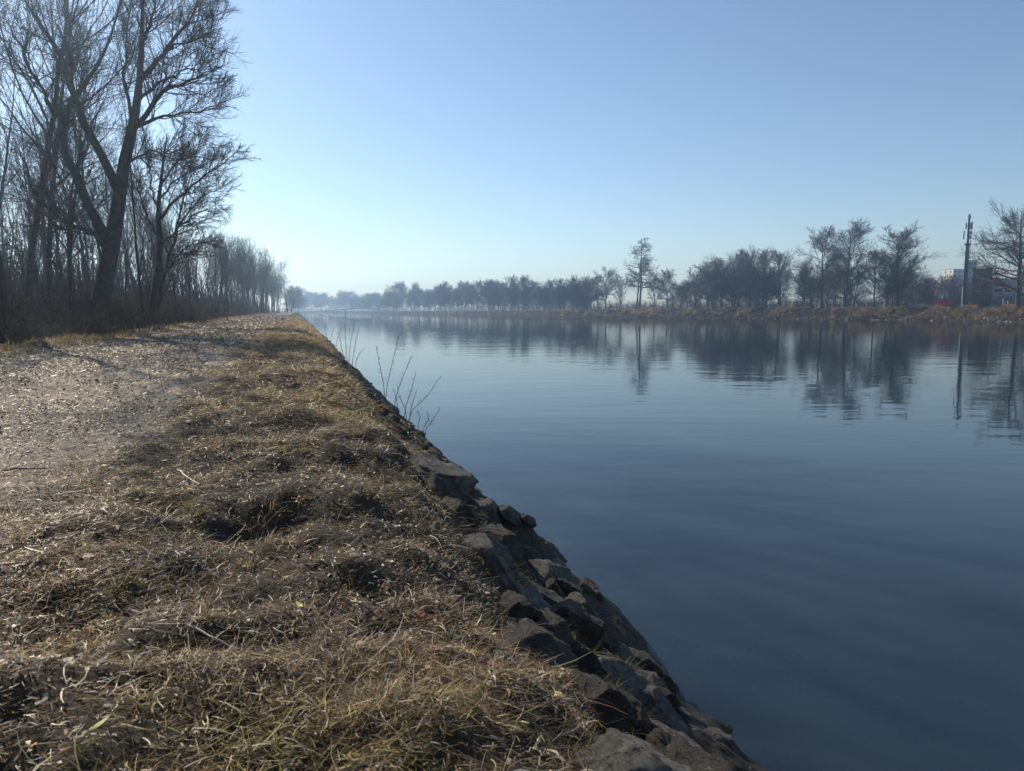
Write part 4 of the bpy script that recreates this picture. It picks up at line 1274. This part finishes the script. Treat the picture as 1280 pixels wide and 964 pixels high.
def boathouse():
    Yd = 232; x0, x1 = gx(1236.5, Yd), gx(1300, Yd); w = x1 - x0; H = topz(347, Yd) - 3
    root = empty('club_house', ((x0 + x1) / 2, Yd + 6, 3.0), facing_cam((x0 + x1) / 2, Yd), 'pale blue grey hall with a band of windows behind the spreading tree', 'building')
    pale = plain('pale_panel', (.42, .46, .5), .6, scale=.4)
    m = MB(); m.box(-w / 2, w / 2, 0, 14, -2, H * .78); m.build('wall', pale, root)
    m = MB(); m.prism([(-w / 2 - .4, H * .78), (w / 2 + .4, H * .78), (w / 2 + .4, H * .9), (-w / 2 + w * .35, H * 1.02)], -.5, 14.5); m.build('roof', palesteel, root)
    m = MB()
    for i in range(30):
        xx = -w / 2 + w * (i + .5) / 30; m.box(xx - .05, xx + .05, -.08, -.003, .2, H * .5)
    m.build('rib_panel', pale, root)
    for i in range(6):
        xx = -w / 2 + w * (i + .5) / 6
        m = MB(); m.box(xx - w * .075, xx + w * .075, -.06, -.003, H * .54, H * .72); f = m.build('window', white, root)
        m = MB(); m.box(xx - w * .066, xx + w * .066, -.09, -.057, H * .56, H * .70); m.build('pane', glassm, f)


boathouse()


def car(px, d, col, label, L=4.3, rz=0.0):
    x, y, z = far_at(px, d)
    root = empty('parked_car', (x, y, z), facing_cam(x, y) + rz, label, 'car')
    prof = [(-L / 2, .3), (L / 2, .3), (L / 2, .75), (L / 2 - .15, .92), (L / 2 - 1.0, .98), (L / 2 - 1.7, 1.46), (-L / 2 + 1.0, 1.5), (-L / 2 + .15, 1.0), (-L / 2, .9)]
    m = MB(); m.prism(prof, -.85, .85); m.build('body', col, root, .06)
    for sy in (-1, 1):
        m = MB(); m.prism([(L / 2 - 1.15, 1.0), (L / 2 - 1.75, 1.4), (.05, 1.42), (.05, 1.0)], sy * .862 - .012, sy * .862 + .012); m.build('window', glassm, root)
        m = MB(); m.prism([(-.05, 1.0), (-.05, 1.42), (-L / 2 + 1.05, 1.42), (-L / 2 + .5, 1.02)], sy * .862 - .012, sy * .862 + .012); m.build('window', glassm, root)
        for sx in (-1, 1):
            m = MB(); m.tube((sx * L * .31, sy * .72, .32), (sx * L * .31, sy * .9, .32), .32, .32, 16); wv = m.build('wheel', rubber, root)
            m = MB(); m.tube((sx * L * .31, sy * .9, .32), (sx * L * .31, sy * .92, .32), .19, .19, 12); m.build('rim', palesteel, wv)
    for sy in (-.55, .55):
        m = MB(); m.box(L / 2 - .02, L / 2 + .02, sy - .16, sy + .16, .62, .76); m.build('headlight', white, root)
    return root


car(1143, 11, plain('blue_grey_paint', (.22, .25, .31), .3), 'grey parked car behind the bank, left of the teal one', 3.6)
car(1155, 11, plain('teal_paint', (.16, .26, .28), .3), 'teal grey parked car left of the red trailer', 3.9, 0)


def trailer():
    x, y, z = far_at(1177.5, 10)
    root = empty('covered_trailer', (x, y, z), facing_cam(x, y), 'long low red covered trailer parked behind the far bank below the mast', 'trailer')
    m = MB(); m.prism([(-2.9, .75), (2.7, .75), (2.7, 2.0), (-1.9, 2.0), (-2.5, 1.5)], -.9, .9); m.build('cover', redm, root, .06)
    m = MB(); m.box(-2.8, 2.6, -.8, .8, .45, .745); m.tube((-2.8, 0, .5), (-4.0, 0, .5), .05); m.build('frame', steel, root)
    for sy in (-1, 1):
        for xx in (.5, 1.3):
            m = MB(); m.tube((xx, sy * .7, .3), (xx, sy * .88, .3), .3, .3, 16); m.build('wheel', rubber, root)


trailer()


def stall(px, d, w, h, label):
    x, y, z = far_at(px, d)
    root = empty('market_stall', (x, y, z), facing_cam(x, y), label, 'stall')
    m = MB(); m.box(-w / 2, w / 2, .05, 2, 0, h * .75); m.build('cabin', white, root)
    m = MB(); m.prism([(-w / 2 - .2, h * .75), (w / 2 + .2, h * .75), (0, h)], -.3, 2.2); m.build('roof', white, root)
    m = MB(); m.box(-w * .3, w * .3, -.01, .04, h * .3, h * .65); m.build('hatch', glassm, root)


stall(672, 9, 2.6, 2.6, 'left white stall with dark hatch among the far trees')
stall(681, 9, 2.2, 3.2, 'right and taller white stall among the far trees')
# fence posts by the hall
for i, (px, lab) in enumerate(((1253, 'tall white post left of the spreading trunk at the right edge'), (1259, 'shorter white post nearer the spreading trunk'))):
    x, y, z = far_at(px, 8); root = empty('white_post', (x, y, z), 0, lab, 'post'); m = MB(); m.tube((0, 0, -.2), (0, 0, 2.1 - .5 * i), .07, .07, 8); m.build('post', white, root); m = MB(); m.tube((0, 0, 2.1 - .5 * i), (0, 0, 2.18 - .5 * i), .09, .03, 8); m.build('cap', white, root)


def footbridge():
    Yd = 640
    root = empty('footbridge', (gx(448, Yd), Yd, 0), 0, 'thin low arched footbridge crossing the hazy end of the river', 'bridge')
    ox = gx(448, Yd); pts = [(398, 389.0), (410, 388.2), (422, 387.1), (432, 386.0), (441, 385.3), (450, 385.0), (459, 385.3), (467, 385.9), (476, 386.9), (488, 388.2), (500, 389)]
    P = [(gx(a, Yd) - ox, topz(b, Yd)) for a, b in pts]
    m = MB(); m.prism(P + [(a, b - .75) for a, b in reversed(P)], -1.6, 1.6); m.build('deck', steel, root)
    for sy in (-1.5, 1.5):
        m = MB()
        for (a, b), (c, d) in zip(P[:-1], P[1:]):
            m.tube((a, sy, b + 1.05), (c, sy, d + 1.05), .06, .06, 6)
            for k in range(3):
                t = k / 3; m.tube((a + (c - a) * t, sy, b + (d - b) * t), (a + (c - a) * t, sy, b + (d - b) * t + 1.05), .035, .035, 4)
        m.build('railing', steel, root)
    for px in (431.5, 466):
        x = gx(px, Yd) - ox; m = MB(); m.box(x - .55, x + .55, -1.3, 1.3, -3, 3.6); m.build('pier', concrete, root)


footbridge()

# ------------------------------------------------------------------ haze
HAZE = 0.00095
m, nt = mat('haze_air')
pv = nd(nt, 'ShaderNodeVolumePrincipled'); pv.inputs['Color'].default_value = (.50, .72, 1.0, 1); pv.inputs['Density'].default_value = HAZE; pv.inputs['Anisotropy'].default_value = .75
o = nd(nt, 'ShaderNodeOutputMaterial'); ln(nt, pv.outputs[0], o.inputs['Volume'])
b = MB(); b.box(-720, 920, -80, 1170, -4.5, 40); hz = b.build('haze', m); tag(hz, 'thin pale blue winter haze', 'haze', kind='stuff')

# ------------------------------------------------------------------ light
AZ, EL = R(-42), R(31)
S = Vector((math.sin(AZ) * math.cos(EL), math.cos(AZ) * math.cos(EL), math.sin(EL)))
sun = bpy.data.lights.new('sun', 'SUN'); sun.energy = 5.0; sun.angle = R(.53); sun.color = (1, .89, .73)
so = bpy.data.objects.new('sun', sun); C.objects.link(so); so.rotation_euler = S.to_track_quat('Z', 'Y').to_euler()
w = bpy.data.worlds.new('World'); scene.world = w; w.use_nodes = True
nt = w.node_tree; nt.nodes.clear()
sky = nd(nt, 'ShaderNodeTexSky', sky_type='NISHITA', sun_disc=False, sun_elevation=EL, sun_rotation=AZ, altitude=400, air_density=1.0, dust_density=.15, ozone_density=1.5)
bg = nd(nt, 'ShaderNodeBackground', i_Strength=.104); ln(nt, sky.outputs[0], bg.inputs['Color'])
ow = nd(nt, 'ShaderNodeOutputWorld'); ln(nt, bg.outputs[0], ow.inputs['Surface'])

# ------------------------------------------------------------------ camera and render settings
cam = bpy.data.cameras.new('camera'); cam.sensor_width = 36; cam.lens = 36 * F / 1280; cam.clip_end = 5000; cam.clip_start = .05
co = bpy.data.objects.new('camera', cam); C.objects.link(co); co.location = tuple(CAM); co.rotation_euler = (math.pi / 2 - PITCH, 0, 0)
cam.dof.use_dof = True; cam.dof.focus_distance = 8.0; cam.dof.aperture_fstop = 7.5
scene.camera = co
scene.view_settings.view_transform = 'Standard'; scene.view_settings.look = 'None'; scene.view_settings.exposure = 0.32; scene.view_settings.gamma = 1
cy = scene.cycles
cy.max_bounces = 6; cy.diffuse_bounces = 2; cy.glossy_bounces = 3; cy.transmission_bounces = 3; cy.volume_bounces = 0; cy.transparent_max_bounces = 8
cy.caustics_reflective = False; cy.caustics_refractive = False; cy.use_denoising = True; cy.sample_clamp_indirect = 6
for o in list(bpy.data.objects):
    if '_h' in o: del o['_h']
